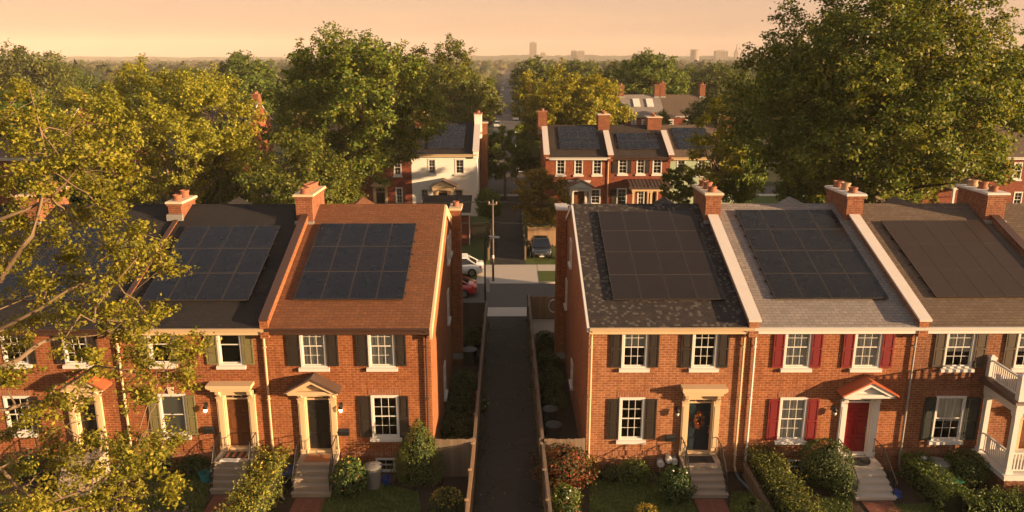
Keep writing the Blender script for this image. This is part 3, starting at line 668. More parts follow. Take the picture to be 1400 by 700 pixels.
def bush(name, label, cat, loc, rx, ry, hz, n, leaf, lm, seed, shape='ball', group=None, tips=None, flowers=None, up=.35, rough=.12, core='foliage_core'):
    """leafy shrub: leaves through the outer shell of the volume over an opaque twiggy heart"""
    rng = np.random.default_rng(seed)
    def prof(t):                            # radius against height 0..1
        if shape == 'cone': return np.where(t < .18, .80+1.1*t, np.maximum(.02, (1-t)/.82)**.72)
        if shape == 'ball': return np.sqrt(np.maximum(0, 1-((t-.46)/.54)**2))
        if shape == 'dome': return np.sqrt(np.maximum(0, 1-(np.maximum(0, t-.25)/.75)**2))*(.85+.15*np.minimum(1, t*4))
    V = []; 
    t = rng.uniform(0, 1, n*2); keep = rng.uniform(0, 1, n*2) < prof(t)+.06; t = t[keep][:n]; n = len(t)
    a = rng.uniform(0, 2*math.pi, n); sh = rng.uniform(0, 1, n)**.35
    bump = 1+rough*(np.sin(a*3+t*7+seed)+np.sin(a*5-t*11+seed*2))*.5
    r = prof(t)*(.60+.48*sh)*bump*(1+rng.normal(size=n)*rough*.5)
    P = np.stack((np.cos(a)*r*rx, np.sin(a)*r*ry, (t*.95+.04)*hz*(1+rng.normal(size=n)*rough*.35)+.02), 1)
    O = unit(np.stack((np.cos(a), np.sin(a), (t-.45)*1.6), 1))
    LV, LF = leaf_quads(P, leaf, rng, up=up, out=O, outk=.7)
    mats = [M[lm]]; idx = np.zeros(len(LF), int)
    def add(pts, size, mname, aspect=.8):
        nonlocal LV, LF, idx
        v, f = leaf_quads(pts, size, rng, aspect=aspect, up=.8, fold=.1)
        LF = np.concatenate((LF, f+len(LV))); LV = np.concatenate((LV, v)); mats.append(M[mname]); idx = np.concatenate((idx, np.full(len(f), len(mats)-1)))
    if tips: add(P[(t > tips[2]) & (sh > .6)][:tips[1]]+np.array((0, 0, .03))*1.0, leaf*1.05, tips[0], .6)
    if flowers:
        k = np.where((sh > .8) & (t > .35))[0][:flowers[1]]
        for j in range(5): add(P[k]*np.array((1.06, 1.06, 1.02))+rng.normal(size=(len(k), 3))*flowers[2]*.35, flowers[2], flowers[0], .9)
    # heart
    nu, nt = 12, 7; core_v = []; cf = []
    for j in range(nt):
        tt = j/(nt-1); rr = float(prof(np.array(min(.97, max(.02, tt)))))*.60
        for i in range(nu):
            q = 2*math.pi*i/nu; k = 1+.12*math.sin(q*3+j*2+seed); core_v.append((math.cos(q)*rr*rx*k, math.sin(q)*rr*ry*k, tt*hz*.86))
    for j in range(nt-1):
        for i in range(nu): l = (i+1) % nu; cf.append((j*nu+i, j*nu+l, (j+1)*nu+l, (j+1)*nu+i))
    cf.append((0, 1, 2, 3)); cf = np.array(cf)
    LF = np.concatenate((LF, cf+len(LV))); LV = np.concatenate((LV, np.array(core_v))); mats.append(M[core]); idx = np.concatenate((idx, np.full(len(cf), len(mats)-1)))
    o = np_mesh(name, LV, LF, mats, idx, base=loc); return tag(o, label, cat, group)
def hedge(label, pts, w, h, n, leaf, lm, seed, tips=None, cat='hedge', rough=.1):
    """box hedge along a polyline on the ground"""
    rng = np.random.default_rng(seed); pts = [np.array(p, float) for p in pts]; base = pts[0]
    P = []; O = []; mb_v = []; mb_f = []
    Ls = [np.linalg.norm(b-a) for a, b in zip(pts, pts[1:])]; tot = sum(Ls)
    for a, b, L in zip(pts, pts[1:], Ls):
        k = int(n*L/tot); d = (b-a)/L; s = np.array((d[1], -d[0], 0))
        u = rng.uniform(-.04, 1.04, k)*L; side = rng.integers(0, 5, k); v = rng.uniform(-1, 1, k); z = rng.uniform(.04, 1, k)
        v = np.where(side == 0, 1, np.where(side == 1, -1, v)); z = np.where(side > 1, 1, z)
        dep = rng.uniform(0, 1, k)**2*.35
        bump = 1+rough*(np.sin(u*4.1+seed)+np.sin(u*9.7+v*3+z*4))*.5+rng.normal(size=k)*rough*.7
        vv = v*(1-np.where(side < 2, dep, 0))*bump*(1-.14*z*z); zz = z*(1-np.where(side > 1, dep*.6, 0))*bump
        p = a+d*u[:, None]+s*(vv*w/2)[:, None]; p[:, 2] = zz*h; P.append(p)
        o = s*np.where(side < 2, v, 0)[:, None]+np.array((0, 0, 1))*np.where(side > 1, 1, .25)[:, None]; O.append(o)
        i = len(mb_v); q = .66
        for e in (a+d*.15, b-d*.15):
            for sv, zv in ((-1, 0), (1, 0), (.86, .82), (-.86, .82)): c = e+s*sv*w/2*q; mb_v.append((c[0], c[1], zv*h))
        mb_f += [(i, i+1, i+5, i+4), (i+1, i+2, i+6, i+5), (i+2, i+3, i+7, i+6), (i+3, i, i+4, i+7), (i, i+3, i+2, i+1), (i+4, i+5, i+6, i+7)]
    P = np.concatenate(P); O = np.concatenate(O)
    LV, LF = leaf_quads(P, leaf, rng, up=.35, out=unit(O), outk=.6); mats = [M[lm]]; idx = np.zeros(len(LF), int)
    if tips:
        top = P[(P[:, 2] > h*.72)][:tips[1]]; v, f = leaf_quads(top+rng.normal(size=top.shape)*.05+np.array((0, 0, .07)), leaf*1.1, rng, aspect=.45, up=.2)
        LF = np.concatenate((LF, f+len(LV))); LV = np.concatenate((LV, v)); mats.append(M[tips[0]]); idx = np.concatenate((idx, np.full(len(f), 1)))
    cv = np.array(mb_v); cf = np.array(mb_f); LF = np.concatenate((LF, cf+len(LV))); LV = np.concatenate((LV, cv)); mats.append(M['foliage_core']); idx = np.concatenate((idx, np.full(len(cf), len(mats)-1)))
    o = np_mesh('hedge', LV-base, LF, mats, idx, base=tuple(base)); return tag(o, label, cat)
M['leaf_gold'] = leafy('leaf_gold', (.095,.115,.013), (.245,.235,.021), (.40,.345,.038), .40, tip_at=.93)
M['leaf_green'] = leafy('leaf_green', (.036,.075,.013), (.098,.145,.022), (.20,.21,.034), .36)
M['leaf_maple'] = leafy('leaf_maple', (.040,.082,.013), (.118,.165,.021), (.26,.25,.036), .38)
M['leaf_mid'] = leafy('leaf_mid', (.045,.085,.014), (.125,.165,.022), (.24,.23,.035), .36)
M['leaf_dark'] = leafy('leaf_dark', (0.013,0.037,0.011), (0.035,0.069,0.018), (0.071,0.099,0.025), .26)
M['leaf_olive'] = leafy('leaf_olive', (0.046,0.073,0.018), (0.109,0.135,0.027), (0.185,0.187,0.037), .32)
M['leaf_rust'] = leafy('leaf_rust', (.09,.08,.014), (.20,.13,.02), (.34,.19,.03), .34)
M['leaf_amber'] = leafy('leaf_amber', (.085,.105,.012), (.23,.215,.019), (.38,.31,.032), .36)
M['leaf_bush'] = leafy('leaf_bush', (0.020,0.044,0.013), (0.050,0.083,0.020), (0.092,0.120,0.027), .25, clump=1.5)
M['leaf_hedge'] = leafy('leaf_hedge', (0.029,0.054,0.013), (0.076,0.109,0.020), (0.151,0.172,0.030), .25, clump=1.5)
M['leaf_hedge_gold'] = leafy('leaf_hedge_gold', (0.050,0.068,0.013), (0.143,0.156,0.025), (0.277,0.270,0.044), .28, clump=1.5)
M['leaf_red'] = leafy('leaf_red', (.05,.035,.012), (.15,.05,.018), (.34,.075,.03), .25, clump=1.5)
M['leaf_yellow'] = leafy('leaf_yellow', (.16,.13,.02), (.33,.25,.03), (.5,.36,.05), .25, clump=1.5)
M['petal_white'] = plain('petal_white', (.8,.76,.7), .7, .05, 5)
M['petal_pink'] = plain('petal_pink', (.55,.16,.1), .7, .1, 5)
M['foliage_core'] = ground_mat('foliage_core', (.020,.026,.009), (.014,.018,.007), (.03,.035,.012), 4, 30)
# ------------------------------------------------------------------ the front row of houses
HS = (29.2, 6.64, 37.5, 9.86); YB = 46.5
base = dict(yf=29.2, ze=6.64, yr=37.5, zr=9.86, yb=YB, group='front row of brick houses')
CUR = ('curtain', .03, .97)
def hs(**k): d = dict(base); d.update(k); return house(d)
XL = [-29.2, -22.5, -15.7, -9.58, -3.07]; XR = [3.25, 9.76, 16.49, 23.2, 29.9]
CH = 10.62
hs(name='brick_row_house', label='brick house with black shingle roof at the far left edge, behind the foreground tree', X0=XL[0], X1=XL[1], brick='brick_red', roof='sh_black', gutter='brown_trim')
hs(name='brick_row_house', label='red brick house behind the foreground tree, black roof and small hooded door', X0=XL[1]+.0, X1=XL[2], brick='brick_red', roof='sh_black', gutter='brown_trim',
   windows=[((2,443,37,498), {'cover': ('blind', .62, .97)}), ((86,443,121,498), {'cover': ('blind', .75, .97)}), ((8,541,44,592), {})],
   shutters=[(74,444,86,497), (121,444,133,497), (37,444,47,497), (44,542,56,591)], shutter='sh_dkbrown',
   doors=[dict(r=(107,541,135,612), transom=552, mat='door_black', style='pediment', trim='cream', cap=(88,503,150,528), roof='red_metal')],
   lintels=[(8,541,44,592)], course=True, rear_gable=(-21.6, 1.5, 9.45), roof_over=(0,0),
   parapets=[(XL[2], .16, .07, 36.2, 'brown_trim')],
   chimneys=[((XL[2]-.05, .62, 36.2, 37.9, 8.9, 10.25, 2),), ((XL[1], .85, 36.0, 38.6, 8.6, CH, 3), {'cap': 'cream'})], spouts=[(XL[2]+.16, 'cream')])
hs(name='brick_row_house', label='red brick house with olive shutters and brown door under a flat cream hood', X0=XL[2], X1=XL[3], brick='brick_red', roof='sh_black', gutter='cream',
   windows=[((203,443,237,498), {'sash': (1,1), 'cover': ('blind', .7, .97)}), ((297,443,331,499), {'sash': (1,1), 'cover': ('blind', .70, .97)}), ((219,538,256,595), {'sash': (1,1), 'cover': ('blind', .02, .98), 'key': True})],
   shutters=[(189,444,203,497), (237,444,250,497), (281,444,297,498), (331,444,346,498), (205,540,219,594), (256,540,269,594)], shutter='sh_olive',
   doors=[dict(r=(309,536,343,613), transom=546, mat='door_brown', style='flat', trim='cream', cap=(287,521,348,531))],
   course=True, lanterns=[((283,556), True)], mail=[(287,587)], rear_gable=(-14.9, 1.7, 9.5), spouts=[(XL[3]-.12, 'cream')])
hs(name='brick_row_house', label='orange brick end house left of the alley, brown shingle roof and black door', X0=XL[3], X1=XL[4], brick='brick_orange', roof='sh_brown', gutter='brown_trim',
   windows=[((410,444,446,502), {'cover': ('curtain', .03, .97)}), ((503,444,540,502), {'cover': ('curtain', .05, .97)}), ((508,540,546,598), {})],
   shutters=[(392,445,410,500), (446,445,462,500), (487,445,503,500), (540,445,555,500), (491,541,508,597), (546,541,559,597)], shutter='sh_dkbrown',
   doors=[dict(r=(419,540,453,617), transom=547, mat='door_black', style='pediment', trim='cream', cap=(395,508,466,533), roof='dark_metal')],
   basement=[(514,626,541,645)], lintels=[(508,540,546,598)], course=True, lanterns=[((467,556), True)], mail=[(471,590)],
   parapets=[(XL[3], .3, .36, 36.0, 'brown_trim')],
   chimneys=[((XL[3], .78, 36.0, 38.5, 8.6, CH, 4), {'cap': 'cream'}), ((XL[4]+.27, .5, 41.0, 42.4, -.05, 9.0, 1), {'cap': 'cream', 'pot': ('pot',), 'brickm': 'brick_red'})],
   side_windows=[(1, 38.2, 39.1, 6.7, 8.0), (1, 39.9, 40.7, 6.7, 7.9), (1, 37.6, 38.5, 3.7, 5.3), (1, 44.2, 45.0, 3.6, 5.2), (1, 34.6, 35.5, .9, 2.5)],
   rear_gable=(-8.0, 1.5, 9.5), spouts=[(XL[4]-.18, 'brown_trim')], rake=1, rake_mat='cream', rake_h=.5)  # rake board widened and coloured cream to paint in the sunlit side-wall strip
hs(name='brick_row_house', label='tan brick end house right of the alley, mottled slate roof and navy door', X0=XR[0], X1=XR[1], brick='brick_tan', roof='sh_slate', gutter='cream',
   windows=[((850,446,886,503), {'cover': ('blind', .52, .97)}), ((946,446,981,503), {}), ((846,543,881,601), {})],
   shutters=[(835,447,850,502), (886,447,901,502), (931,447,946,502), (981,447,996,502), (831,545,846,600), (881,545,897,600)], shutter='sh_dkbrown',
   doors=[dict(r=(939,541,973,619), transom=553, mat='door_navy', style='flat', trim='cream', cap=(930,525,991,537))],
   lintels=[(846,543,881,601)], course=True, lanterns=[((925,561), False)], mail=[(917,598)],
   parapets=[(XR[1], .36, .28, 36.0, 'coping_white')],
   chimneys=[((XR[1], .72, 36.0, 38.5, 8.6, CH+.05, 3), {'cap': 'stone'}), ((XR[0]-.27, .5, 41.0, 42.4, -.05, 9.0, 0), {'cap': 'coping_white', 'brickm': 'brick_red'})],
   side_windows=[(-1, 37.5, 38.4, 6.7, 8.0), (-1, 40.0, 40.8, 3.7, 5.2), (-1, 44.0, 44.9, 3.7, 5.2), (-1, 42.9, 43.8, .9, 2.5), (-1, 35.6, 36.5, 1.0, 2.2)],
   rear_gable=(8.75, 1.5, 9.5), spouts=[(XR[0]+.12, 'cream'), (XR[1]-.28, 'cream')], rake=-1)
hs(name='brick_row_house', label='orange brick house with dark red shutters and a red door under a white pediment', X0=XR[1], X1=XR[2], brick='brick_rust', roof='sh_grey', gutter='white',
   windows=[((1072,446,1109,503), {'cover': CUR}), ((1167,446,1205,503), {'cover': CUR}), ((1064,543,1102,602), {'cover': CUR})],
   shutters=[(1057,447,1072,502), (1109,447,1124,502), (1152,447,1167,502), (1205,447,1221,502), (1049,545,1064,601), (1102,545,1117,601)], shutter='sh_red',
   doors=[dict(r=(1154,541,1189,621), transom=553, mat='door_red', style='pediment', trim='white', cap=(1146,512,1218,537), roof='red_metal')],
   basement=[(1076,628,1098,648)], lintels=[(1064,543,1102,602)], course=True, lanterns=[((1139,560), False)],
   parapets=[(XR[2], .36, .28, 36.0, 'coping_white')], chimneys=[((XR[2], .78, 36.0, 38.5, 8.6, CH, 3), {'cap': 'coping_white', 'pot': ('pot', 'pot_pale')})],
   rear_gable=(15.75, 1.5, 9.5), spouts=[(XR[1]+.17, 'white'), (XR[2]-.12, 'metal_grey')])
hs(name='brick_row_house', label='brown brick house at the right edge with a taupe roof and white porch', X0=XR[2], X1=XR[3], brick='brick_brown', roof='sh_taupe', gutter='white',
   windows=[((1292,446,1332,503), {'cover': ('curtain', .38, .97)}), ((1389,446,1428,503), {'cover': ('curtain', .38, .97)}), ((1276,541,1317,602), {'cover': ('curtain', .42, .97)})],
   shutters=[(1277,447,1292,502), (1332,447,1348,502), (1373,447,1389,502)], shutter='sh_taupe_p', shutters2=[((1261,543,1276,601), 'sh_blackgreen'), ((1317,543,1336,601), 'sh_blackgreen')],
   doors=[dict(r=(1392,560,1430,632), transom=566, mat='door_brown', style='flat', trim='cream', cap=(1384,553,1438,560))],
   lintels=[(1276,541,1317,602)], course=True, parapets=[(XR[3], .36, .28, 36.0, 'brown_trim')],
   chimneys=[((XR[3], .9, 36.0, 38.5, 8.6, CH+.05, 3), {'cap': 'coping_white', 'pot': ('pot', 'pot', 'pot_pale')})], rear_gable=(21.6, 1.6, 9.35))
hs(name='brick_row_house', label='brick house beyond the right edge, only its grey roof corner in view', X0=XR[3], X1=XR[4], brick='brick_brown', roof='sh_taupe', gutter='white')
# solar arrays
solar('solar array behind the foreground tree on the black roof, left end of the row', -21.6, -17.2, 412, 312, 4, 3, HS, 'panel_blue')
solar('bluish array of twelve panels on the black roof above the brown door', -15.0, -10.6, 413, 311, 4, 3, HS, 'panel_blue')
solar('black array of twelve panels on the brown shingle roof above the black door', -8.78, -4.26, 412, 308, 4, 3, HS, 'panel_blue')
solar('black array of sixteen panels on the mottled slate roof', 4.36, 9.0, 413, 292, 4, 4, HS, 'panel_dusty')
solar('black array of sixteen panels on the grey roof above the red door', 11.02, 15.75, 412, 290, 4, 4, HS, 'panel')
solar('dusty brown array on the taupe roof at the right edge', 17.72, 22.6, 410, 305, 5, 3, HS, 'panel_brown')
# porch of the right-hand house
YP0, YP1, XP0, XP1 = 27.05, 29.19, 19.42, 23.3
pr = empty('front_porch', ((XP0+XP1)/2, YP1, 0), 'white two-level porch with railings against the brown brick house', 'porch')
m = MB(); m.box(XP0+.12, XP1, YP0+.12, YP1, 0, .78); m.build('porch_base', M['brick_brown'], pr)
m = MB(); m.box(XP0, XP1, YP0, YP1, .78, .98); m.box(XP0-.05, XP1, YP0-.05, YP1, .98, 1.03); m.build('porch_floor', M['white'], pr)
def column(x, y, z0, z1, w=.2):
    m = MB(); m.box(x-w*.7, x+w*.7, y-w*.7, y+w*.7, z0, z0+.16); m.box(x-w*.5, x+w*.5, y-w*.5, y+w*.5, z0+.16, z1-.2)
    m.box(x-w*.62, x+w*.62, y-w*.62, y+w*.62, z1-.2, z1-.12); m.box(x-w*.72, x+w*.72, y-w*.72, y+w*.72, z1-.12, z1); return m
for x, y in ((XP0+.2, YP0+.2), (XP0+.2, YP1-.16), (XP0+2.1, YP0+.2), (XP1-.3, YP0+.2)): column(x, y, 1.03, 3.62).build('column', M['white'], pr)
m = MB(); m.box(XP0+.05, XP0+.35, YP0+.05, YP1, 3.62, 3.98); m.box(XP0+.35, XP1, YP0+.05, YP0+.35, 3.62, 3.98); m.box(XP0-.02, XP1, YP0-.02, YP1, 3.98, 4.06); m.build('entablature', M['white'], pr)
m = MB(); m.hexa(((XP0-.18,YP0-.18,4.06),(XP1,YP0-.18,4.06),(XP1,YP1,4.06),(XP0-.18,YP1,4.06)), ((XP0-.14,YP0-.14,4.14),(XP1,YP0-.14,4.14),(XP1,YP1,4.32),(XP0-.1,YP1,4.32))); m.build('porch_roof', M['dark_metal'], pr)
def rail(a, b, z0, h, n, top=.09):
    m = MB(); a = Vector(a); b = Vector(b); m.bar(a+Vector((0,0,z0+h)), b+Vector((0,0,z0+h)), top, .06); m.bar(a+Vector((0,0,z0+.12)), b+Vector((0,0,z0+.12)), .06, .05)
    for i in range(1, n): q = a.lerp(b, i/n); m.box(q.x-.022, q.x+.022, q.y-.022, q.y+.022, z0+.14, z0+h-.03)
    return m
rail((XP0+.2, YP0+.3, 0), (XP0+.2, YP1-.28, 0), 1.03, .85, 13).build('railing', M['white'], pr)
rail((XP0+.32, YP0+.2, 0), (XP0+2.0, YP0+.2, 0), 1.03, .85, 13).build('railing', M['white'], pr)
rail((XP0+2.2, YP0+.2, 0), (XP1-.4, YP0+.2, 0), 1.03, .85, 10).build('railing', M['white'], pr)
rail((XP0+.12, YP0+.2, 0), (XP0+.12, YP1-.2, 0), 4.22, .82, 14).build('balcony_railing', M['white'], pr)
rail((XP0+.22, YP0+.08, 0), (XP1-.3, YP0+.08, 0), 4.14, .86, 24).build('balcony_railing', M['white'], pr)
for x, y in ((XP0+.12, YP0+.08), (XP0+.12, YP1-.12), (XP1-.3, YP0+.08)):
    m = MB(); m.box(x-.11, x+.11, y-.11, y+.11, 4.12, 5.12); m.box(x-.14, x+.14, y-.14, y+.14, 5.12, 5.18); m.hexa(((x-.12,y-.12,5.18),(x+.12,y-.12,5.18),(x+.12,y+.12,5.18),(x-.12,y+.12,5.18)), ((x-.03,y-.03,5.26),(x+.03,y-.03,5.26),(x+.03,y+.03,5.26),(x-.03,y+.03,5.26))); m.build('newel_post', M['white'], pr)
# stoops: the landing sits just under the door sill
def st(label, dr, x0, x1, n, yfr, mat, **k):
    r = rect_px(dr, 29.2); X0 = at_z(x0, 650, .6)[0]; X1 = at_z(x1, 650, .6)[0]; X0 = r[0]-.28; X1 = r[1]+.28
    return stoop(label, X0, X1, 29.17, r[2]-.05, n, yfr, mat, **k), (X0, X1, r[2]-.05)
S1 = st('weathered stone steps under the brown door, striped mat on top', (309,536,343,613), 0, 0, 5, 27.55, 'step')
S2 = st('stone steps under the black door, coir mat on top', (419,540,453,617), 0, 0, 5, 27.3, 'step')
S3 = st('stone steps under the navy door with thin black railings', (939,541,973,619), 0, 0, 5, 27.15, 'step')
S4 = st('pale stone steps under the red door, half-round mat on top', (1154,541,1189,621), 0, 0, 5, 26.95, 'step_pale')
S5 = st('steps under the hooded door behind the foreground tree', (107,541,135,612), 0, 0, 5, 27.4, 'step')
def mat_on(label, S, w, d, mname, shape='rect', dx=0, stripes=None):
    x0, x1, z = S[1]; xc = (x0+x1)/2+dx; y1 = 29.0; m = MB()
    if shape == 'rect':
        m.hexa(((xc-w/2,y1-d,z+.003),(xc+w/2,y1-d,z+.003),(xc+w/2,y1,z+.003),(xc-w/2,y1,z+.003)), ((xc-w/2+.01,y1-d+.01,z+.022),(xc+w/2-.01,y1-d+.01,z+.022),(xc+w/2-.01,y1-.01,z+.022),(xc-w/2+.01,y1-.01,z+.022)))
        if stripes:
            for i in range(stripes): a = xc-w/2+w*(i+.3)/stripes; m.box(a, a+w*.45/stripes, y1-d+.06, y1-.06, z+.0225, z+.026, m=1)
    else:
        pts = [(xc+w/2*math.cos(-math.pi*i/14), y1+d*math.sin(-math.pi*i/14)) for i in range(15)]
        m.hexa([(a, b, z+.003) for a, b in pts], [(a, b, z+.02) for a, b in pts])
    o = m.build('doormat', [M[mname], M['mat_brown']], base=(xc, y1, z)); return tag(o, label, 'doormat')
mat_on('dark doormat with orange stripes below the brown door', S1, 1.05, .55, 'mat_dark', stripes=4)
mat_on('plain brown coir doormat below the black door', S2, 1.05, .6, 'mat_brown')
mat_on('plain black doormat below the navy door', S3, 1.1, .55, 'mat_dark')
mat_on('half-round black doormat below the red door', S4, 1.1, .7, 'mat_dark', 'half')
x0, x1, z = S1[1]
m = MB(); rnd = random.Random(3); g = [[(x0+.25+.13*i, 28.12+.1*j, z+.012+.03*rnd.random()) for i in range(7)] for j in range(4)]
for j in range(3):
    for i in range(6): m.quad(g[j][i], g[j][i+1], g[j+1][i+1], g[j+1][i])
tag(m.build('cloth', M['curtain'], base=(x0+.6, 28.2, z), smooth=True), 'crumpled pale cloth lying on the step below the striped mat', 'cloth')
# wreath on the navy door
r = rect_px((939,541,973,619), 29.2); xc = (r[0]+r[1])/2; zc = r[2]+1.45; rng = np.random.default_rng(4)
a = rng.uniform(0, 2*math.pi, 420); rr = .2+rng.normal(size=420)*.045
P = np.stack((xc+np.cos(a)*rr*.75, 29.2+.10+rng.normal(size=420)*.02, zc+np.sin(a)*rr*1.45), 1)
V, Fq = leaf_quads(P, .085, rng, aspect=.45, up=0); ix = rng.integers(0, 3, len(Fq)); b0 = np.array((xc, 29.3, zc))
tag(np_mesh('door_wreath', V-b0, Fq, [M['leaf_rust'], M['petal_pink'], M['leaf_red']], ix, base=tuple(b0)), 'oval reddish twig wreath hanging on the navy door', 'wreath')
# ------------------------------------------------------------------ ground, alley, yards
def sheet(name, x0, x1, y0, y1, z, mat, kind='structure', sub=1):
    m = MB()
    for i in range(sub):
        for j in range(sub):
            a, b = x0+(x1-x0)*i/sub, x0+(x1-x0)*(i+1)/sub; c, d = y0+(y1-y0)*j/sub, y0+(y1-y0)*(j+1)/sub
            m.quad((a,c,z), (b,c,z), (b,d,z), (a,d,z))
    return tag(m.build(name, M[mat]), kind=kind)
sheet('ground', -3500, 3500, -60, 4200, -.03, 'ground', sub=8)
sheet('soil', -32, 32, 18, 51.3, -.008, 'soil')
sheet('alley', -1.27, 1.36, 17, 49.45, .004, 'asphalt')
def lawn(pts, z=.0, name='lawn'):
    m = MB(); m.quad(*[(x, y, z) for x, y in pts]); return tag(m.build(name, M['grass']), kind='structure')
def gx(px, py): p = at_z(px, py); return (p[0], p[1])
lawn([gx(437,770), gx(437,668), gx(500,655), gx(572,672), gx(585,770)])
lawn([gx(806,770), gx(806,655), gx(880,656), gx(950,686), gx(960,770)])
lawn([gx(150,770), gx(190,650), gx(290,650), gx(285,672), gx(262,770)])
lawn([(-23, 24), (-23, 27.6), (-16.4, 27.6), (-15.9, 24)])
lawn([gx(1120,770), gx(1120,680), gx(1165,680), gx(1168,770)])
lawn([gx(990,770), gx(1000,672), gx(1040,672), gx(1040,770)])
lawn([gx(1225,770), gx(1215,690), gx(1275,688), gx(1290,770)])
def path(x0, x1, yb):
    tag((lambda m: (m.box(x0, x1, 22, yb, -.02, .02), m)[1])(MB()).build('brick_path', M['paver']), kind='structure')
for S in (S1, S2, S3, S4): path(S[1][0]+.2, S[1][1]-.2, {0: 27.5, 1: 27.25, 2: 27.1, 3: 26.9}[[S1,S2,S3,S4].index(S)])
# grass blades on the front lawns
rng = np.random.default_rng(11); bl = []
def fill(poly, n):
    poly = np.array(poly); lo, hi = poly.min(0), poly.max(0); out = []
    p = lo+(hi-lo)*rng.uniform(size=(n*3, 2)); inside = np.zeros(len(p), bool); j = len(poly)-1
    for i in range(len(poly)):
        c = ((poly[i,1] > p[:,1]) != (poly[j,1] > p[:,1])) & (p[:,0] < (poly[j,0]-poly[i,0])*(p[:,1]-poly[i,1])/(poly[j,1]-poly[i,1]+1e-9)+poly[i,0]); inside ^= c; j = i
    return p[inside][:n]
for poly, n in (([gx(437,770), gx(437,668), gx(500,655), gx(572,672), gx(585,770)], 6000), ([gx(806,770), gx(806,655), gx(880,656), gx(950,686), gx(960,770)], 6000),
                ([gx(150,770), gx(190,650), gx(290,650), gx(262,770)], 4500), ([gx(1120,770), gx(1120,680), gx(1165,680), gx(1168,770)], 1500), ([gx(1225,770), gx(1215,690), gx(1275,688), gx(1290,770)], 1500), ([gx(990,770), gx(1000,672), gx(1040,672), gx(1040,770)], 1500)):
    bl.append(fill(poly, n))
B = np.concatenate(bl); n = len(B); P = np.stack((B[:,0], B[:,1], np.full(n, .03)), 1)
a = rng.uniform(0, 6.28, n); w = np.stack((np.cos(a), np.sin(a), np.zeros(n)), 1)*.022; tp = np.stack((rng.normal(size=n)*.03, rng.normal(size=n)*.03, rng.uniform(.03, .085, n)), 1)
b0 = P-np.array((0,0,.03)); V = np.stack((b0-w, b0+w, b0+w*.25+tp, b0-w*.25+tp), 1).reshape(-1, 3)
M['blade'] = leafy('grass_blade', (.045,.065,.014), (.085,.11,.022), (.14,.14,.035), .15, clump=.8)
tag(np_mesh('grass', V, np.arange(n*4).reshape(n, 4), [M['blade']]), kind='stuff')
n = 2600; sd = rng.integers(0, 2, n); yy = 22+27*rng.uniform(size=n)**1.4; P = np.stack((np.where(sd, -1.26, 1.36)+np.where(sd, 1, -1)*np.abs(rng.normal(size=n))*.06*(1+np.sin(yy*1.7+sd*2)), yy, .02+.05*rng.uniform(size=n)), 1)
V, Fq = leaf_quads(P, .07, rng, up=.8)
tag(np_mesh('weeds', V, Fq, [M['leaf_bush']]), kind='stuff')
# fallen leaves on the alley
n = 90; P = np.stack((rng.uniform(-1.2, 1.3, n), 22+24*rng.uniform(size=n)**2, np.full(n, .012)), 1); V, Fq = leaf_quads(P, .085, rng, up=4, fold=.05)
tag(np_mesh('fallen_leaves', V, Fq, [M['leaf_amber']]), kind='stuff')
# fences
def plank_fence(name, label, a, b, h, mat, pw=.14, gap=.008, posts=True, cap=False, group=None, over=.0, seed=1, cat='fence', top='flat', z0=.03):
    a = Vector((*a, 0)); b = Vector((*b, 0)); L = (b-a).length; d = (b-a)/L; nrm = Vector((d.y, -d.x, 0)); rnd = random.Random(seed)
    root = empty(name, tuple((a+b)/2), label, cat, group)
    m = MB(); n = max(1, int(L/(pw+gap)))
    for i in range(n):
        s0 = a+d*(i*L/n+gap/2); s1 = a+d*((i+1)*L/n-gap/2); hh = h+rnd.uniform(-.02, .02); t = nrm*.022; o = nrm*rnd.uniform(-.004, .004)
        q = [s0-t+o, s1-t+o, s1+t+o, s0+t+o]; bt = [(v.x, v.y, z0) for v in q]
        if top == 'point':
            m.hexa(bt, [(v.x, v.y, hh-.08) for v in q]); c = (s0+s1)/2; m.hexa([(v.x, v.y, hh-.08) for v in q], [(c.x+(v.x-c.x)*.15, c.y+(v.y-c.y)*.15, hh) for v in q])
        else: m.hexa(bt, [(v.x, v.y, hh) for v in q])
    m.build('boards', M[mat], root)
    m = MB()
    for z in (h*.18, h*.82): m.bar(a-nrm*.06+Vector((0,0,z)), b-nrm*.06+Vector((0,0,z)), .05, .09)
    m.build('rails', M[mat], root)
    if cap:
        m = MB(); m.bar(a+Vector((0,0,h+.05)), b+Vector((0,0,h+.05)), .13, .04); m.build('top_rail', M[mat], root)
    if posts:
        k = max(1, int(round(L/2.4)))
        for i in range(k+1):
            p = a+d*(L*i/k)-nrm*.07; m = MB(); m.box(p.x-.055, p.x+.055, p.y-.055, p.y+.055, 0, h+.07); m.hexa(((p.x-.07,p.y-.07,h+.07),(p.x+.07,p.y-.07,h+.07),(p.x+.07,p.y+.07,h+.07),(p.x-.07,p.y+.07,h+.07)), ((p.x-.05,p.y-.05,h+.11),(p.x+.05,p.y-.05,h+.11),(p.x+.05,p.y+.05,h+.11),(p.x-.05,p.y+.05,h+.11))); m.build('post', M[mat], root)
    return root
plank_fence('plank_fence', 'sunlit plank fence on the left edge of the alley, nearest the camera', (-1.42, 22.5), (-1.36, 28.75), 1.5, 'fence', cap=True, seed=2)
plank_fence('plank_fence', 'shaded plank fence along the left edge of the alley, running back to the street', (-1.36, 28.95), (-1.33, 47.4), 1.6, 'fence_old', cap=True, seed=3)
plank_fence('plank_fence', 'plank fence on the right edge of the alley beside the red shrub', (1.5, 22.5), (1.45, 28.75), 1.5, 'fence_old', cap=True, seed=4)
plank_fence('plank_fence', 'shaded plank fence along the right edge of the alley, running back to the street', (1.45, 28.95), (1.42, 48.9), 1.6, 'fence_old', cap=True, seed=5)
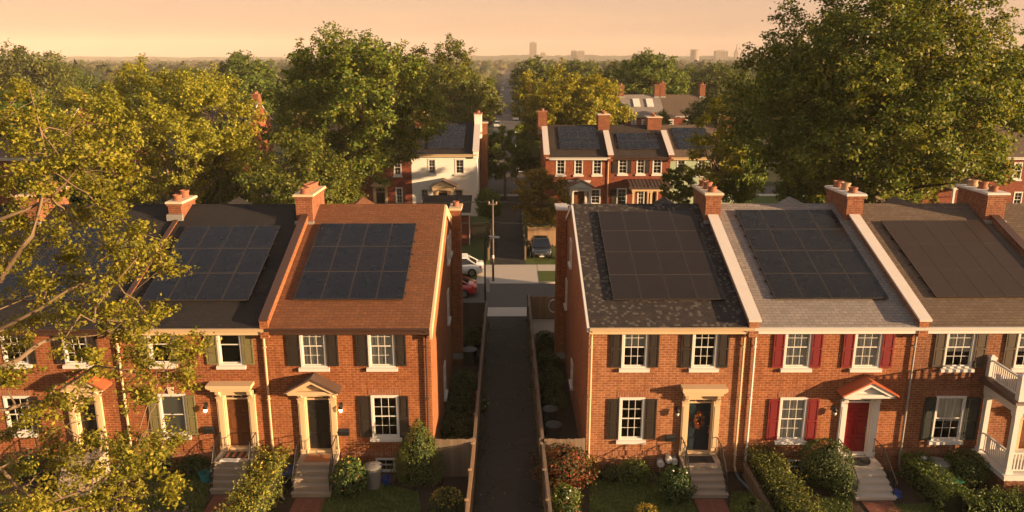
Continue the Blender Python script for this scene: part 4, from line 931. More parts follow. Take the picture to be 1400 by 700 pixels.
plank_fence('plank_gate', 'weathered plank gate between the brown-roofed house and the alley fence', (-2.98, 28.85), (-1.42, 28.85), 1.72, 'fence_old', posts=False, seed=6, cat='gate')
plank_fence('plank_gate', 'weathered plank gate between the slate-roofed house and the alley fence', (1.5, 28.85), (3.2, 28.85), 1.72, 'fence_old', posts=False, seed=7, cat='gate')
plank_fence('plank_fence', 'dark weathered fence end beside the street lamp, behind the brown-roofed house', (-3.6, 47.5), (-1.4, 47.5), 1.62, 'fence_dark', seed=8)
plank_fence('plank_fence', 'brown fence end right of the alley mouth, behind the slate-roofed house', (1.5, 49.0), (3.6, 49.0), 1.55, 'fence', seed=9)
plank_fence('picket_fence', 'low wooden picket fence along the front hedge between the navy and red doors', (9.72, 24.6), (9.78, 28.7), .8, 'fence_old', pw=.09, gap=.05, posts=False, seed=10, top='point')
plank_fence('picket_fence', 'dark pointed picket fence at the bottom left below the foreground tree', (-17.0, 25.25), (-11.8, 25.25), .78, 'fence_dark', pw=.1, gap=.07, posts=True, seed=11, top='point')
# shrubs placed by the ground they stand on
def at_base(px, row): p = at_z(px, row); return p
def bpx(label, px, row, wpx, top, lm='leaf_bush', n=1600, leaf=.09, shape='ball', seed=1, name='round_shrub', cat='shrub', **k):
    p = at_base(px, row); c = np.dot(p-CAM, _f); rx = wpx/2*c/F; p = np.array((p[0], p[1]+rx*.55, 0)); h = at_y(px, top, p[1]+rx*.1)[2]
    return bush(name, label, cat, (p[0], p[1], 0), rx, rx*.95, max(.25, h), n, leaf, lm, seed, shape, **k)
bpx('tall cone-shaped evergreen at the corner of the brown-roofed house', 572, 666, 72, 572, 'leaf_hedge', 5200, .07, 'cone', 3, 'cone_evergreen', 'evergreen', rough=.07)
bpx('flowering shrub between the stone steps and the grey bin', 476, 680, 48, 628, 'leaf_bush', 2000, .11, 'dome', 4, 'flowering_shrub', flowers=('petal_pink', 14, .05), tips=('leaf_hedge_gold', 160, .6))
bpx('low green shrub against the wall behind the grey bin', 492, 652, 30, 630, 'leaf_bush', 700, .09, 'dome', 5)
bpx('small round shrub with yellow tips beside the alley fence, bottom left of the alley', 611, 722, 50, 669, 'leaf_bush', 1800, .075, 'ball', 6, tips=('leaf_yellow', 420, .72), rough=.05)
bpx('red-leaved shrub at the plank gate right of the alley', 772, 672, 70, 612, 'leaf_red', 2800, .10, 'dome', 7, 'red_shrub', rough=.22, tips=('leaf_bush', 1500, .0))
bpx('rust and green shrub against the corner downspout of the slate-roofed house', 800, 655, 38, 620, 'leaf_rust', 1100, .085, 'dome', 8, 'rust_shrub', rough=.2)
bpx('green plant with white flowers in the bed beside the alley fence', 772, 702, 44, 664, 'leaf_hedge', 1300, .10, 'dome', 9, 'flowering_plant', cat='plant', flowers=('petal_white', 5, .05))
bpx('small red-flowered plant at the bottom edge beside the alley fence', 778, 724, 34, 690, 'leaf_bush', 800, .09, 'dome', 10, 'flowering_plant', cat='plant', flowers=('petal_pink', 14, .06))
bpx('small green mound left in the bed under the slate-roofed house window', 838, 660, 30, 636, 'leaf_bush', 800, .08, 'dome', 11)
bpx('yellow-green spreading shrub in the bed under the slate-roofed house window', 868, 662, 44, 630, 'leaf_hedge', 1300, .085, 'dome', 12, rough=.2)
bpx('dark shrub with white flowers left of the navy-door steps', 924, 688, 48, 640, 'leaf_dark', 1900, .10, 'dome', 13, 'flowering_shrub', flowers=('petal_white', 9, .05), rough=.18)
bpx('low yellow plant on the lawn at the bottom edge, slate-roofed house', 884, 722, 34, 690, 'leaf_yellow', 700, .075, 'dome', 14, 'yellow_plant', cat='plant')
bpx('clipped green ball at the bottom edge right of the brick path', 1030, 728, 52, 682, 'leaf_hedge', 2600, .05, 'ball', 15, 'clipped_ball', rough=.02)
bpx('large round clipped bush under the red-shuttered window, left of the red-door steps', 1134, 672, 72, 602, 'leaf_bush', 5600, .07, 'ball', 16, rough=.05)
bpx('small dark bush tucked against the red-door steps', 1155, 682, 38, 640, 'leaf_bush', 1100, .08, 'dome', 17)
bpx('round clipped bush beside the white porch', 1326, 668, 58, 616, 'leaf_hedge', 3600, .065, 'ball', 18, rough=.05)
bpx('dark bush under the olive-shuttered window, beside the weathered steps', 268, 652, 44, 618, 'leaf_dark', 1300, .10, 'dome', 19)
bpx('leafy bush under the olive-shuttered window, nearer the foreground tree', 222, 648, 60, 606, 'leaf_bush', 1900, .11, 'dome', 20, rough=.2)
bpx('dark bush right of the hooded door, behind the foreground tree', 172, 645, 56, 612, 'leaf_dark', 1500, .11, 'dome', 21)
bpx('dark bush at the left edge under the foreground tree', 40, 650, 90, 600, 'leaf_dark', 2400, .11, 'dome', 22)
hedge('golden privet hedge between the brown and black doors', [(-9.62, 22.0, 0), (-9.55, 28.75, 0)], 1.35, 1.22, 6500, .10, 'leaf_hedge_gold', 31, tips=('leaf_yellow', 800), rough=.16)
hedge('gold-topped hedge between the navy and red doors', [(10.75, 21.5, 0), (10.45, 28.8, 0)], 1.3, 1.2, 7500, .09, 'leaf_hedge', 32, tips=('leaf_hedge_gold', 1500), rough=.16)
hedge('dark green hedge right of the red-door steps, running to the bottom edge', [(16.75, 28.8, 0), (16.95, 25.9, 0)], 1.15, 1.0, 4200, .08, 'leaf_hedge', 33, rough=.1)
hedge('low clipped hedge along the bottom right corner in front of the porch', [(17.3, 25.75, 0), (24.0, 25.65, 0)], 1.0, .95, 6500, .08, 'leaf_hedge', 34, rough=.1, tips=('leaf_hedge_gold', 500))
ordn = ['nearest', 'second', 'third', 'fourth', 'fifth', 'sixth']
for i, (x, y, rx, h) in enumerate([(-2.45, 30.6, .62, .75), (-2.3, 32.6, .75, .95), (-2.35, 35.2, .7, .9), (-2.25, 37.6, .72, 1.0), (-2.2, 44.6, .7, .9)]):
    bush('shaded_shrub', f'dark shrub in the strip left of the alley, {ordn[i]} behind the plank gate', 'shrub', (x, y, 0), rx, rx*1.2, h, 1300, .10, 'leaf_hedge' if i == 0 else 'leaf_bush', 50+i, 'dome', group='shrubs in the left alley strip')
for i, (x, y, rx, h) in enumerate([(2.35, 35.5, .66, .9), (2.3, 38.0, .7, 1.0), (2.3, 40.6, .62, .95), (2.25, 43.6, .75, 1.0)]):
    bush('shaded_shrub', f'dark shrub in the strip right of the alley, {ordn[i]} behind the two bins', 'shrub', (x, y, 0), rx, rx*1.2, h, 1200, .10, 'leaf_bush', 60+i, 'dome', group='shrubs in the right alley strip')
p = at_base(663, 530); bush('flower_clump', 'small pale-flowered plant growing by the left alley fence', 'plant', (-1.12, 35.2, 0), .26, .3, .5, 300, .08, 'leaf_bush', 70, 'dome', flowers=('petal_white', 8, .05))
# ------------------------------------------------------------------ small things in the yards
def bin_can(label, px, row, r, h, mat, lid='bin_grey', lid_r=1.06, cat='bin', name='trash_bin', pos=None):
    p = at_z(px, row) if pos is None else pos; x, y = p[0], p[1]+r*.6; root = empty(name, (x, y, 0), label, cat); m = MB()
    m.lathe((x, y, 0), [(r*.80, .01), (r*.84, .06), (r*.80, .07), (r*.86, h*.3), (r*.89, h*.32), (r*.88, h*.34), (r*.93, h*.62), (r*.96, h*.64), (r*.95, h*.66), (r, h*.94), (r*1.05, h*.95), (r*1.05, h)], 22); m.build('body', M[mat], root, smooth=False)
    m = MB(); m.lathe((x, y, h), [(r*lid_r*1.02, -.02), (r*lid_r*1.02, .03), (r*.9, .055), (r*.5, .085), (r*.15, .09), (.01, .092)], 22); m.tube([(x-.09, y, h+.08), (x-.09, y, h+.13), (x+.09, y, h+.13), (x+.09, y, h+.08)], .014, 6); m.build('lid', M[lid], root)
    for s in (-1, 1):
        m = MB(); m.tube([(x+s*r*.98, y-.08, h*.82), (x+s*(r+.06), y-.08, h*.84), (x+s*(r+.06), y+.08, h*.84), (x+s*r*.98, y+.08, h*.82)], .014, 6); m.build('handle', M[mat], root)
    return root
bin_can('round grey trash bin beside the basement window', 510, 669, .34, .92, 'bin_grey')
bin_can('round grey trash bin beside the porch hedge, brown brick house', 1284, 662, .40, .85, 'bin_grey')
bin_can('dark round bin in the right alley strip, nearer of two', 0, 0, .36, .95, 'bin_dark', 'bin_dark', pos=(2.05, 31.4))
bin_can('dark round bin in the right alley strip, farther of two', 0, 0, .36, .95, 'bin_dark', 'bin_dark', pos=(2.0, 33.0))
bin_can('dark round bin deep in the left alley strip', 0, 0, .42, .8, 'bin_dark', 'bin_dark', pos=(-2.15, 41.0))
def tub(label, px, row, r, h, mat, name='plastic_bucket', cat='bucket', flip=False):
    p = at_z(px, row); x, y = p[0], p[1]+r; m = MB(); a, b = (r*.78, r) if not flip else (r, r*.7)
    m.lathe((x, y, 0), [(a, .01), (b, h), (b*1.06, h), (b*1.06, h-.03), (b*.97, h-.02), (b*.94, h*.98), (a*.9, h*.3 if not flip else h*.99)], 18)
    root = empty(name, (x, y, 0), label, cat); m.build('body', M[mat], root)
    m = MB(); m.tube([(x+b*1.05*math.cos(t), y-.02, h-.03+b*.55*math.sin(t)) for t in [math.pi*i/8 for i in range(9)]], .01, 5); m.build('handle', M['iron'], root); return root
tub('teal plastic bucket beside the weathered steps', 279, 662, .27, .42, 'teal')
tub('small blue bucket behind the grey bin', 527, 664, .2, .28, 'blue')
tub('blue plastic bucket on the ground right of the red-door steps', 1228, 682, .24, .2, 'blue', flip=True)
# wheelbarrow with a blue tub, beside the hedge
p = at_z(390, 664); x, y = p[0], p[1]+.3; wb = empty('garden_cart', (x, y, 0), 'small garden cart with a blue tub beside the golden hedge', 'garden cart')
m = MB(); m.hexa(((x-.18,y-.28,.38),(x+.18,y-.28,.38),(x+.18,y+.2,.38),(x-.18,y+.2,.38)), ((x-.3,y-.42,.62),(x+.3,y-.42,.62),(x+.3,y+.34,.62),(x-.3,y+.34,.62))); m.build('tub', M['blue'], wb)
m = MB(); m.tube([(x-.2,y+.7,.6),(x-.2,y+.1,.36),(x-.06,y-.5,.2)], .02, 6); m.tube([(x+.2,y+.7,.6),(x+.2,y+.1,.36),(x+.06,y-.5,.2)], .02, 6); m.tube([(x-.2,y+.2,.36),(x-.22,y+.25,.0)], .018, 6); m.tube([(x+.2,y+.2,.36),(x+.22,y+.25,.0)], .018, 6); m.build('frame', M['metal_grey'], wb)
m = MB(); m.tube([(x-.04,y-.5,.18),(x+.04,y-.5,.18)], .17, 16); m.build('wheel', M['rubber'], wb)
# bent white tube frame on the soil
p = at_z(378, 682); x, y = p[0], p[1]; m = MB()
m.tube([(x-.1,y-.02,.02),(x-.16,y+.2,.04),(x-.12,y+.42,.06),(x-.02,y+.46,.07),(x+.1,y+.25,.05),(x+.3,y-.05,.02)], .035, 8); m.tube([(x-.1,y-.02,.02),(x-.02,y+.2,.05),(x+.02,y+.36,.06)], .03, 8)
tag(m.build('bent_tube', M['white'], base=(x, y, 0), smooth=True), 'bent white plastic tube lying on the soil beside the golden hedge', 'tube')
for px_, row, lab in ((393, 622, 'upper of two small white boxes'), (397, 627, 'lower of two small white boxes')):
    p = at_z(px_, row+12, 0); m = MB(); m.box(p[0]-.16, p[0]+.16, 29.03, 29.19, .62 if row == 622 else .32, .80 if row == 622 else .5); m.box(p[0]-.18, p[0]+.18, 29.01, 29.19, .80 if row == 622 else .5, .83 if row == 622 else .53)
    tag(m.build('meter_box', M['white'], base=(p[0], 29.1, .6)), lab+' on the wall left of the black door', 'meter box')
# utility meters by the navy-door steps
for i, (px_, row, rr) in enumerate(((903, 633, .15), (914, 628, .14), (922, 630, .13))):
    X = at_y(px_, row, 28.95)[0]; Z = at_y(px_, row, 28.95)[2]; g = empty('utility_meter', (X, 29.0, 0), ['left', 'middle', 'right'][i]+' one of three pale utility meters left of the navy-door steps', 'utility meter', 'utility meters on the tan brick wall')
    m = MB(); m.tube([(X, 28.98, Z), (X, 28.84, Z)], rr, 16); m.tube([(X, 28.84, Z), (X, 28.80, Z)], rr*.82, 16); m.build('dial', M['white'], g)
    m = MB(); m.box(X-rr*.7, X+rr*.7, 28.98, 29.17, Z-rr*1.3, Z+rr*.9); m.tube([(X, 29.05, Z-rr*1.2), (X, 29.05, 0)], .03, 8); m.build('housing', M['metal_grey'], g)
# small hose pipe from the downspout, and a green recycling box
x = XR[1]-.28; m = MB(); m.tube([(x, 28.85, .16), (x+.05, 28.5, .06), (x+.3, 27.5, .05), (x+.75, 26.2, .05)], .055, 8)
M['hose_blue'] = plain('hose_blue', (.10,.16,.22), .5, .1, 5)
tag(m.build('drain_hose', M['hose_blue'], base=(x, 28.8, 0), smooth=True), 'blue-grey drain hose leading from the cream downspout across the grass', 'drain hose')
p = at_z(1302, 672); x, y = p[0], p[1]+.2; g = empty('recycling_box', (x, y, 0), 'green recycling box with its lid askew beside the grey bin and porch', 'recycling box')
m = MB(); m.hexa(((x-.34,y-.25,.02),(x+.34,y-.25,.02),(x+.34,y+.25,.02),(x-.34,y+.25,.02)), ((x-.42,y-.32,.42),(x+.42,y-.32,.42),(x+.42,y+.32,.42),(x-.42,y+.32,.42))); m.build('body', M['bin_dark'], g)
m = MB(); m.hexa(((x-.46,y-.36,.425),(x+.42,y-.30,.425),(x+.44,y+.32,.47),(x-.44,y+.30,.47)), ((x-.42,y-.32,.47),(x+.38,y-.26,.47),(x+.40,y+.28,.52),(x-.40,y+.26,.52))); m.build('lid', M['green_lid'], g)
p = at_z(1256, 652); m = MB(); x, y = p[0]+.05, 28.6; m.lathe((x, y, 0), [(.13, .0), (.14, .9), (.15, .92), (.13, .97), (.04, 1.0)], 14)
tag(m.build('white_canister', M['white'], base=(x, y, 0)), 'white capped canister standing against the brown brick wall behind the hedge', 'canister')
# ------------------------------------------------------------------ the back street
sheet('road', -60, 60, 51.45, 57.25, .004, 'road')
tag((lambda m: (m.box(-60, -2.4, 57.25, 57.42, -.02, .12), m.box(2.5, 60, 57.25, 57.42, -.02, .12), m)[2])(MB()).build('kerb', M['concrete']), kind='structure')
tag((lambda m: (m.box(-60, -1.4, 51.25, 51.42, -.02, .12), m.box(1.5, 60, 51.25, 51.42, -.02, .12), m)[2])(MB()).build('kerb', M['concrete']), kind='structure')
sheet('driveway', -2.4, 2.5, 57.28, 62.9, .012, 'concrete')
sheet('driveway', -1.35, 1.45, 49.46, 51.4, .012, 'concrete')
sheet('pavement', -60, -2.42, 60.9, 62.9, .02, 'concrete'); sheet('pavement', 2.52, 60, 60.9, 62.9, .02, 'concrete')
for a, b in ((-60, -2.42), (2.52, 60)): sheet('verge', a, b, 57.43, 60.88, .03, 'grass')
sheet('back_lawn', -60, -1.45, 62.92, 98, .0, 'grass'); sheet('back_lawn', 1.55, 60, 62.92, 98, .0, 'grass')
sheet('back_alley', -1.4, 1.5, 62.92, 98, .006, 'asphalt')
sheet('gravel_yard', 1.56, 3.6, 44.6, 48.9, .004, 'gravel')
sheet('cross_street', -160, 160, 98.05, 104, .004, 'road')
sheet('pavement', -60, 60, 96.4, 97.9, .01, 'concrete')
sheet('far_street', -3.4, 3.4, 104.05, 1500, .006, 'road', sub=3)
# low fences, hedges and sheds across the street
plank_fence('picket_fence', 'pale picket fence behind the lawn across the street, left of the far alley', (-4.0, 72.6), (-1.6, 72.6), 1.5, 'pole', pw=.12, gap=.08, seed=21, top='point')
plank_fence('plank_fence', 'tall brown fence behind the black car', (1.9, 69.5), (6.6, 69.5), 1.8, 'fence', seed=22)
plank_fence('plank_fence', 'thin grey fence along the left side of the far alley', (-1.55, 64.5), (-1.5, 83), 1.0, 'fence_old', pw=.3, seed=23)
plank_fence('plank_fence', 'thin grey fence along the right side of the far alley', (1.62, 64.5), (1.6, 83), 1.1, 'fence_old', pw=.3, seed=24)
sd = empty('brick_shed', (-5.6, 71.8, 0), 'small brick annex with dark lean-to roof across the street, below the white house', 'shed')
m = MB(); m.box(-7.8, -3.5, 70.2, 73.4, 0, 2.9); m.build('wall', M['brick_fardark'], sd)
m = MB(); m.prism_x([(69.9, 2.95), (73.4, 4.0), (73.4, 4.12), (69.9, 3.07)], -8, -3.35); m.build('roof', M['sh_darkbrown'], sd)
m = MB(); m.box(-8.02, -3.33, 69.84, 69.9, 2.86, 3.08); m.box(-3.53, -3.45, 70.12, 70.2, 0, 2.86); m.box(-4.5, -4.2, 70.16, 70.198, 1.2, 2.2); m.build('trim', M['white'], sd)
# cars
def make_car(label, paint, loc, rz, cat='car', name='parked_car', roofbox=False):
    root = empty(name, loc, label, cat, 'parked cars', rz); B = lambda mb, n, mt, p=root, **k: mb.build(n, mt, p, local=True, **k)
    st_ = [(-2.27,.68,.42,.80),(-2.18,.80,.30,.92),(-1.95,.86,.22,.97),(-1.3,.89,.2,.99),(-.3,.90,.2,.95),(.8,.90,.2,.93),(1.3,.89,.2,.90),(1.8,.86,.22,.82),(2.12,.79,.28,.73),(2.26,.66,.38,.6)]
    m = MB(); rings = []
    for y, w, zb, zt in st_:
        half = [(w*.84,zb),(w*.97,zb+.1),(w,zb+(zt-zb)*.55),(w*.96,zt-.06),(w*.84,zt)]
        rings.append([(x,y,z) for x,z in half]+[(-x,y,z) for x,z in half[::-1]])
    i0 = 0
    for r_ in rings: m.v += r_
    n = 10
    for k in range(len(rings)-1):
        for j in range(n): l = (j+1)%n; m.f.append((k*n+j, k*n+l, (k+1)*n+l, (k+1)*n+j)); m.m.append(0)
    m.f.append(tuple(range(n))); m.m.append(0); m.f.append(tuple(range((len(rings)-1)*n, len(rings)*n))); m.m.append(0)
    B(m, 'body', M[paint], smooth=True)
    def gl(z0, z1, g0, g1): pass
    bt = [(-.79,-1.75,.94),(.79,-1.75,.94),(.8,1.15,.9),(-.8,1.15,.9)]; tp = [(-.58,-.95,1.42),(.58,-.95,1.42),(.6,.22,1.44),(-.6,.22,1.44)]
    m = MB(); m.hexa(bt, tp); B(m, 'cabin_glass', M['car_glass'])
    m = MB(); m.hexa([(-.6,-1.0,1.415),(.6,-1.0,1.415),(.62,.27,1.425),(-.62,.27,1.425)], [(-.52,-.9,1.475),(.52,-.9,1.475),(.54,.16,1.485),(-.54,.16,1.485)])
    for k in range(4): m.bar(bt[k], tp[k], .085, .07)
    for s in (-1, 1): m.bar((s*.8,-.25,.93), (s*.6,-.25,1.43), .07, .05)
    B(m, 'roof', M[paint])
    if roofbox:
        m = MB(); 
        for s in (-1,1): m.bar((s*.5,-.95,1.53), (s*.5,.2,1.54), .05, .06)
        m.box(-.62,.62,-1.15,-.95,1.36,1.42); B(m, 'roof_rail', M[paint])
    for s in (-1, 1):
        for y in (-1.36, 1.38):
            m = MB(); m.tube([(s*.70,y,.33),(s*.92,y,.33)], .335, 20); w_ = B(m, 'wheel', M['rubber']); m = MB(); m.tube([(s*.915,y,.33),(s*.935,y,.33)], .22, 14)
            for q in range(5): a = q*1.2566; m.bar((s*.938,y,.33), (s*.938,y+.2*math.cos(a),.33+.2*math.sin(a)), .05, .02)
            B(m, 'rim', M['rim'], w_)
        m = MB(); m.hexa(((s*.5,2.10,.6),(s*.78,1.98,.6),(s*.78,1.98,.72),(s*.5,2.10,.70)), ((s*.5,2.2,.6),(s*.8,2.06,.6),(s*.79,2.03,.73),(s*.5,2.17,.71))); B(m, 'headlight', M['head'])
        m = MB(); m.hexa(((s*.45,-2.1,.72),(s*.84,-1.9,.72),(s*.83,-1.9,.88),(s*.45,-2.1,.88)), ((s*.45,-2.27,.72),(s*.86,-2.08,.72),(s*.84,-2.06,.88),(s*.45,-2.24,.88))); B(m, 'tail_light', M['tail'])
        m = MB(); m.box(min(s*.9,s*1.03), max(s*.9,s*1.03), .8, .92, .93, 1.05); B(m, 'mirror', M[paint])
    m = MB(); m.box(-.42,.42,2.2,2.275,.42,.56); B(m, 'grille', M['car_glass']); m = MB(); m.box(-.2,.2,2.276,2.29,.30,.41); B(m, 'licence_plate', M['white']); m = MB(); m.box(-.2,.2,-2.29,-2.27,.55,.67); B(m, 'licence_plate', M['white'])
    if paint == 'car_black':
        m = MB(); m.box(-.7,.7,2.19,2.285,.565,.59); m.tube([(0,2.27,.50),(0,2.292,.50)], .085, 14); B(m, 'chrome_trim', M['chrome'])
    return root
make_car('white hatchback with a rear spoiler parked on the far side of the street', 'car_white', (-4.15, 60.0, .03), math.pi/2, roofbox=True)
make_car('red car parked in the street, only its tail showing past the brick house', 'car_red', (-4.5, 54.4, .01), math.pi/2)
make_car('black car facing the camera in front of the brown fence across the street', 'car_black', (2.98, 66.6, .01), math.pi)
# street lamp and utility pole
lx, ly = at_z(664, 424)[0], 50.0; lp = empty('street_lamp', (lx, ly, 0), 'slim black street lamp with a curved arm and small white sign at the alley mouth', 'street lamp')
m = MB(); m.tube([(lx,ly,0),(lx,ly,.5)], [.11,.09], 10); m.tube([(lx,ly,.5),(lx,ly,4.9),(lx+.06,ly,5.15),(lx+.22,ly,5.32),(lx+.45,ly,5.36)], [.06,.055,.05,.045,.04], 8); m.build('pole', M['iron'], lp, smooth=True)
m = MB(); m.hexa(((lx+.35,ly-.12,5.28),(lx+1.0,ly-.12,5.30),(lx+1.0,ly+.12,5.30),(lx+.35,ly+.12,5.28)), ((lx+.38,ly-.08,5.42),(lx+.95,ly-.08,5.40),(lx+.95,ly+.08,5.40),(lx+.38,ly+.08,5.42))); m.build('lamp_head', M['metal_grey'], lp)
m = MB(); m.box(lx+.08,lx+.30,ly-.01,ly+.01,1.55,2.5); m.build('sign', M['white'], lp)
ux, uy = at_z(674, 383)[0]+.02, 58.0; zt = at_y(674, 273, uy)[2]; up = empty('utility_pole', (ux, uy, 0), 'weathered wooden utility pole left of the far alley, carrying the wires', 'utility pole')
m = MB(); m.tube([(ux,uy,0),(ux,uy,zt)], [.09,.065], 10); m.build('pole', M['pole'], up, smooth=True)
m = MB(); m.bar((ux-.35,uy,zt-.35),(ux+.35,uy,zt-.35),.09,.11); m.build('crossarm', M['pole'], up)
for s in (-.28,.28): m = MB(); m.lathe((ux+s,uy,zt-.29), [(.03,0),(.05,.05),(.03,.08),(.045,.12),(.02,.15)], 8); m.build('insulator', M['frost'], up)
m = MB(); m.tube([(ux,uy-.14,1.9),(ux,uy-.2,2.0),(ux,uy-.14,2.1)], .1, 8); m.build('meter', M['white'], up)
def wire(label, a, b, sag=.35, r=.034):
    a, b = Vector(a), Vector(b); m = MB(); m.tube([a.lerp(b, t)-Vector((0,0,sag*4*t*(1-t))) for t in [i/14 for i in range(15)]], r, 5, cap=False); o = m.build('overhead_wire', M['iron'], base=tuple((a+b)/2)); tag(o, label, 'wire')
zb_ = at_y(674, 304, uy)[2]
wire('upper wire running left from the utility pole', (ux-.28,uy,zt-.15), (-34, 58.5, zt+.2)); wire('upper wire running right from the utility pole', (ux+.28,uy,zt-.15), (34, 58.5, zt+.1), .5)
wire('lower wire running left from the utility pole', (ux,uy,zb_), (-34, 58.6, zb_+.2)); wire('lower wire running right from the utility pole', (ux,uy,zb_), (34, 58.6, zb_+.1), .5)
# pale hose on the brown fence
m = MB(); m.tube([(3.05+.3*math.cos(t), 48.9-.02*t, .95+.42*math.sin(t)) for t in [i*.45 for i in range(30)]], .035, 6); tag(m.build('garden_hose', M['frost'], base=(3.05,48.9,.9), smooth=True), 'pale coiled garden hose hung at the end of the brown fence behind the slate-roofed house', 'hose')
# ------------------------------------------------------------------ houses across the street
FS = (83.6, 6.64, 90.1, 9.4)
fb = dict(yf=83.6, ze=6.64, yr=90.1, zr=9.4, yb=97.0-.8, group='houses across the back street', far=True)
def fh(**k): d = dict(fb); d.update(k); d.setdefault('name', 'brick_row_house'); return house(d)
W = lambda *r, **k: (r, dict(thick=1.25, sash=(2,2), **k))
XF = lambda px: float(at_y(px, 213, 83.6)[0])
h1 = fh(label='bright brick house across the street with three upper windows and a white portico', X0=XF(746), X1=XF(834.5), brick='brick_far', roof='sh_darkbrown', gutter='white',
   windows=[W(760,217,773,239), W(785,217,797,239), W(810,217,823,239), W(807,258,821,279), W(768,256,780,279)],
   parapets=[(XF(746)+.1, .5, .35, 89, 'coping_white'), (XF(834.5), .5, .3, 88.2, 'coping_white')],
   chimneys=[((XF(746)-.1, 1.0, 89.3, 91.3, 8, 11.0, 1), {'cap': 'pot'}), ((XF(833), 1.3, 89, 91, 8, 10.7, 2), {})], doors=[dict(r=(784,256,799,288), transom=262, mat='door_brown', style='flat', trim='white', cap=(776,246,807,250), pil=.3)], spouts=[(XF(832), 'cream')])
h2 = fh(label='dark brick house across the street with dark shutters and a metal porch roof', X0=XF(834.5), X1=XF(917), brick='brick_fardark', roof='sh_darkbrown', gutter='brown_trim',
   windows=[W(845,216,858,238), W(870,216,882,238), W(892,216,905,238), W(843,257,857,281), W(871,259,881,282)], shutters=[(837,217,845,237), (858,217,863,237), (834.8,258,843,280), (882,217,888,237)], shutter='sh_dkbrown',
   parapets=[(XF(917), .5, .3, 88.2, 'coping_white')], chimneys=[((XF(906), 1.6, 89, 91, 8, 10.4, 2), {})], doors=[dict(r=(886,258,897,288), transom=264, mat='door_black', style='flat', trim='cream', cap=(884,255,899,257), pil=.15)])
h3 = fh(name='green_row_house', label='pale green house across the street half hidden by a thin tree', X0=XF(917), X1=XF(1014), brick='siding_green', roof='sh_taupe', gutter='cream',
   windows=[W(925,218,937,240), W(953,218,965,240), W(981,216,992,238), W(930,258,942,280), W(975,258,987,280)], chimneys=[((XF(1014), 1.3, 89, 91, 8, 10.6, 2), {})])
h4 = fh(ze=7.0, zr=9.7, name='white_row_house', label='white end house across the street left of the far alley', X0=XF(562), X1=XF(652), brick='stucco_white', roof='sh_black', gutter='cream',
   windows=[W(585,217,596,238), W(622,217,635,238), W(575,258,586,280), W(621,258,634,280)], parapets=[(XF(652)-.1, .55, .35, 88.8, 'coping_white')], parapet_brick='stucco_white',
   chimneys=[((XF(652)-.05, .8, 89, 90.8, 8, 10.8, 1), {'cap': 'pot', 'brickm': 'stucco_white'}), ((XF(652)+.5, .9, 91.5, 93.5, 0, 9.6, 0), {}), ((XF(571), 1.6, 89, 91, 8, 10.6, 2), {'cap': 'cream'})], doors=[dict(r=(599,258,612,288), transom=263, mat='door_black', style='flat', trim='cream', cap=(595,254,617,257), pil=.2)])
h5 = fh(label='dark brick house across the street left of the white house, screened by trees', X0=XF(488), X1=XF(562), brick='brick_fardark', roof='sh_black', gutter='brown_trim',
   windows=[W(541,256,551,279), W(500,218,512,240), W(538,218,549,240)], doors=[dict(r=(514,257,527,288), transom=263, mat='door_black', style='pediment', trim='cream', cap=(507,240,534,254), pil=.25)], chimneys=[((XF(488), 1.3, 89, 91, 8, 10.8, 2), {})])
h6 = fh(label='orange brick house across the street behind the bushy green tree', X0=XF(400), X1=XF(488), brick='brick_far', roof='sh_darkbrown', gutter='cream', windows=[W(410,218,422,240), W(440,218,452,240), W(466,218,478,240)], chimneys=[((XF(400), 1.4, 89, 91, 8, 10.8, 2), {})])
h7 = fh(label='brick house with a white-edged roof glimpsed between the gold trees, far left', X0=-58, X1=-44.6, brick='brick_fardark', roof='sh_taupe', gutter='white', windows=[W(112,218,122,236)], rake=1)
h8 = fh(label='brick house with a white porch glimpsed under the giant tree at right', X0=44.5, X1=53.5, brick='brick_fardark', roof='sh_darkbrown', gutter='white', windows=[W(1288,222,1299,245), W(1316,222,1328,245), W(1352,222,1364,245)])
h9 = fh(label='brick house with white trim at the right edge behind the giant tree', X0=53.5, X1=66, brick='brick_fardark', roof='sh_taupe', gutter='white', windows=[W(1385,222,1397,245), W(1385,262,1397,284)], chimneys=[((53.5, 1.3, 89, 91, 8, 10.8, 2), {})])
solar('twelve-panel array on the bright brick house across the street', 5.8, 10.2, 205, 174, 4, 4, FS, 'panel_blue')
solar('eight-panel array on the dark brick house across the street', 12.3, 16.75, 205, 183, 4, 2, FS, 'panel_blue')
solar('array on the pale green house across the street', 18.75, 22.6, 205, 176, 4, 3, FS, 'panel_blue')
solar('array on the white house across the street, partly behind leaves', -8.6, -4.7, 204, 172, 3, 3, (83.6, 7.0, 90.1, 9.7), 'panel_blue')
solar('array on the dark brick house behind the big tree, across the street', -14.5, -11.2, 205, 174, 3, 3, FS, 'panel_blue')
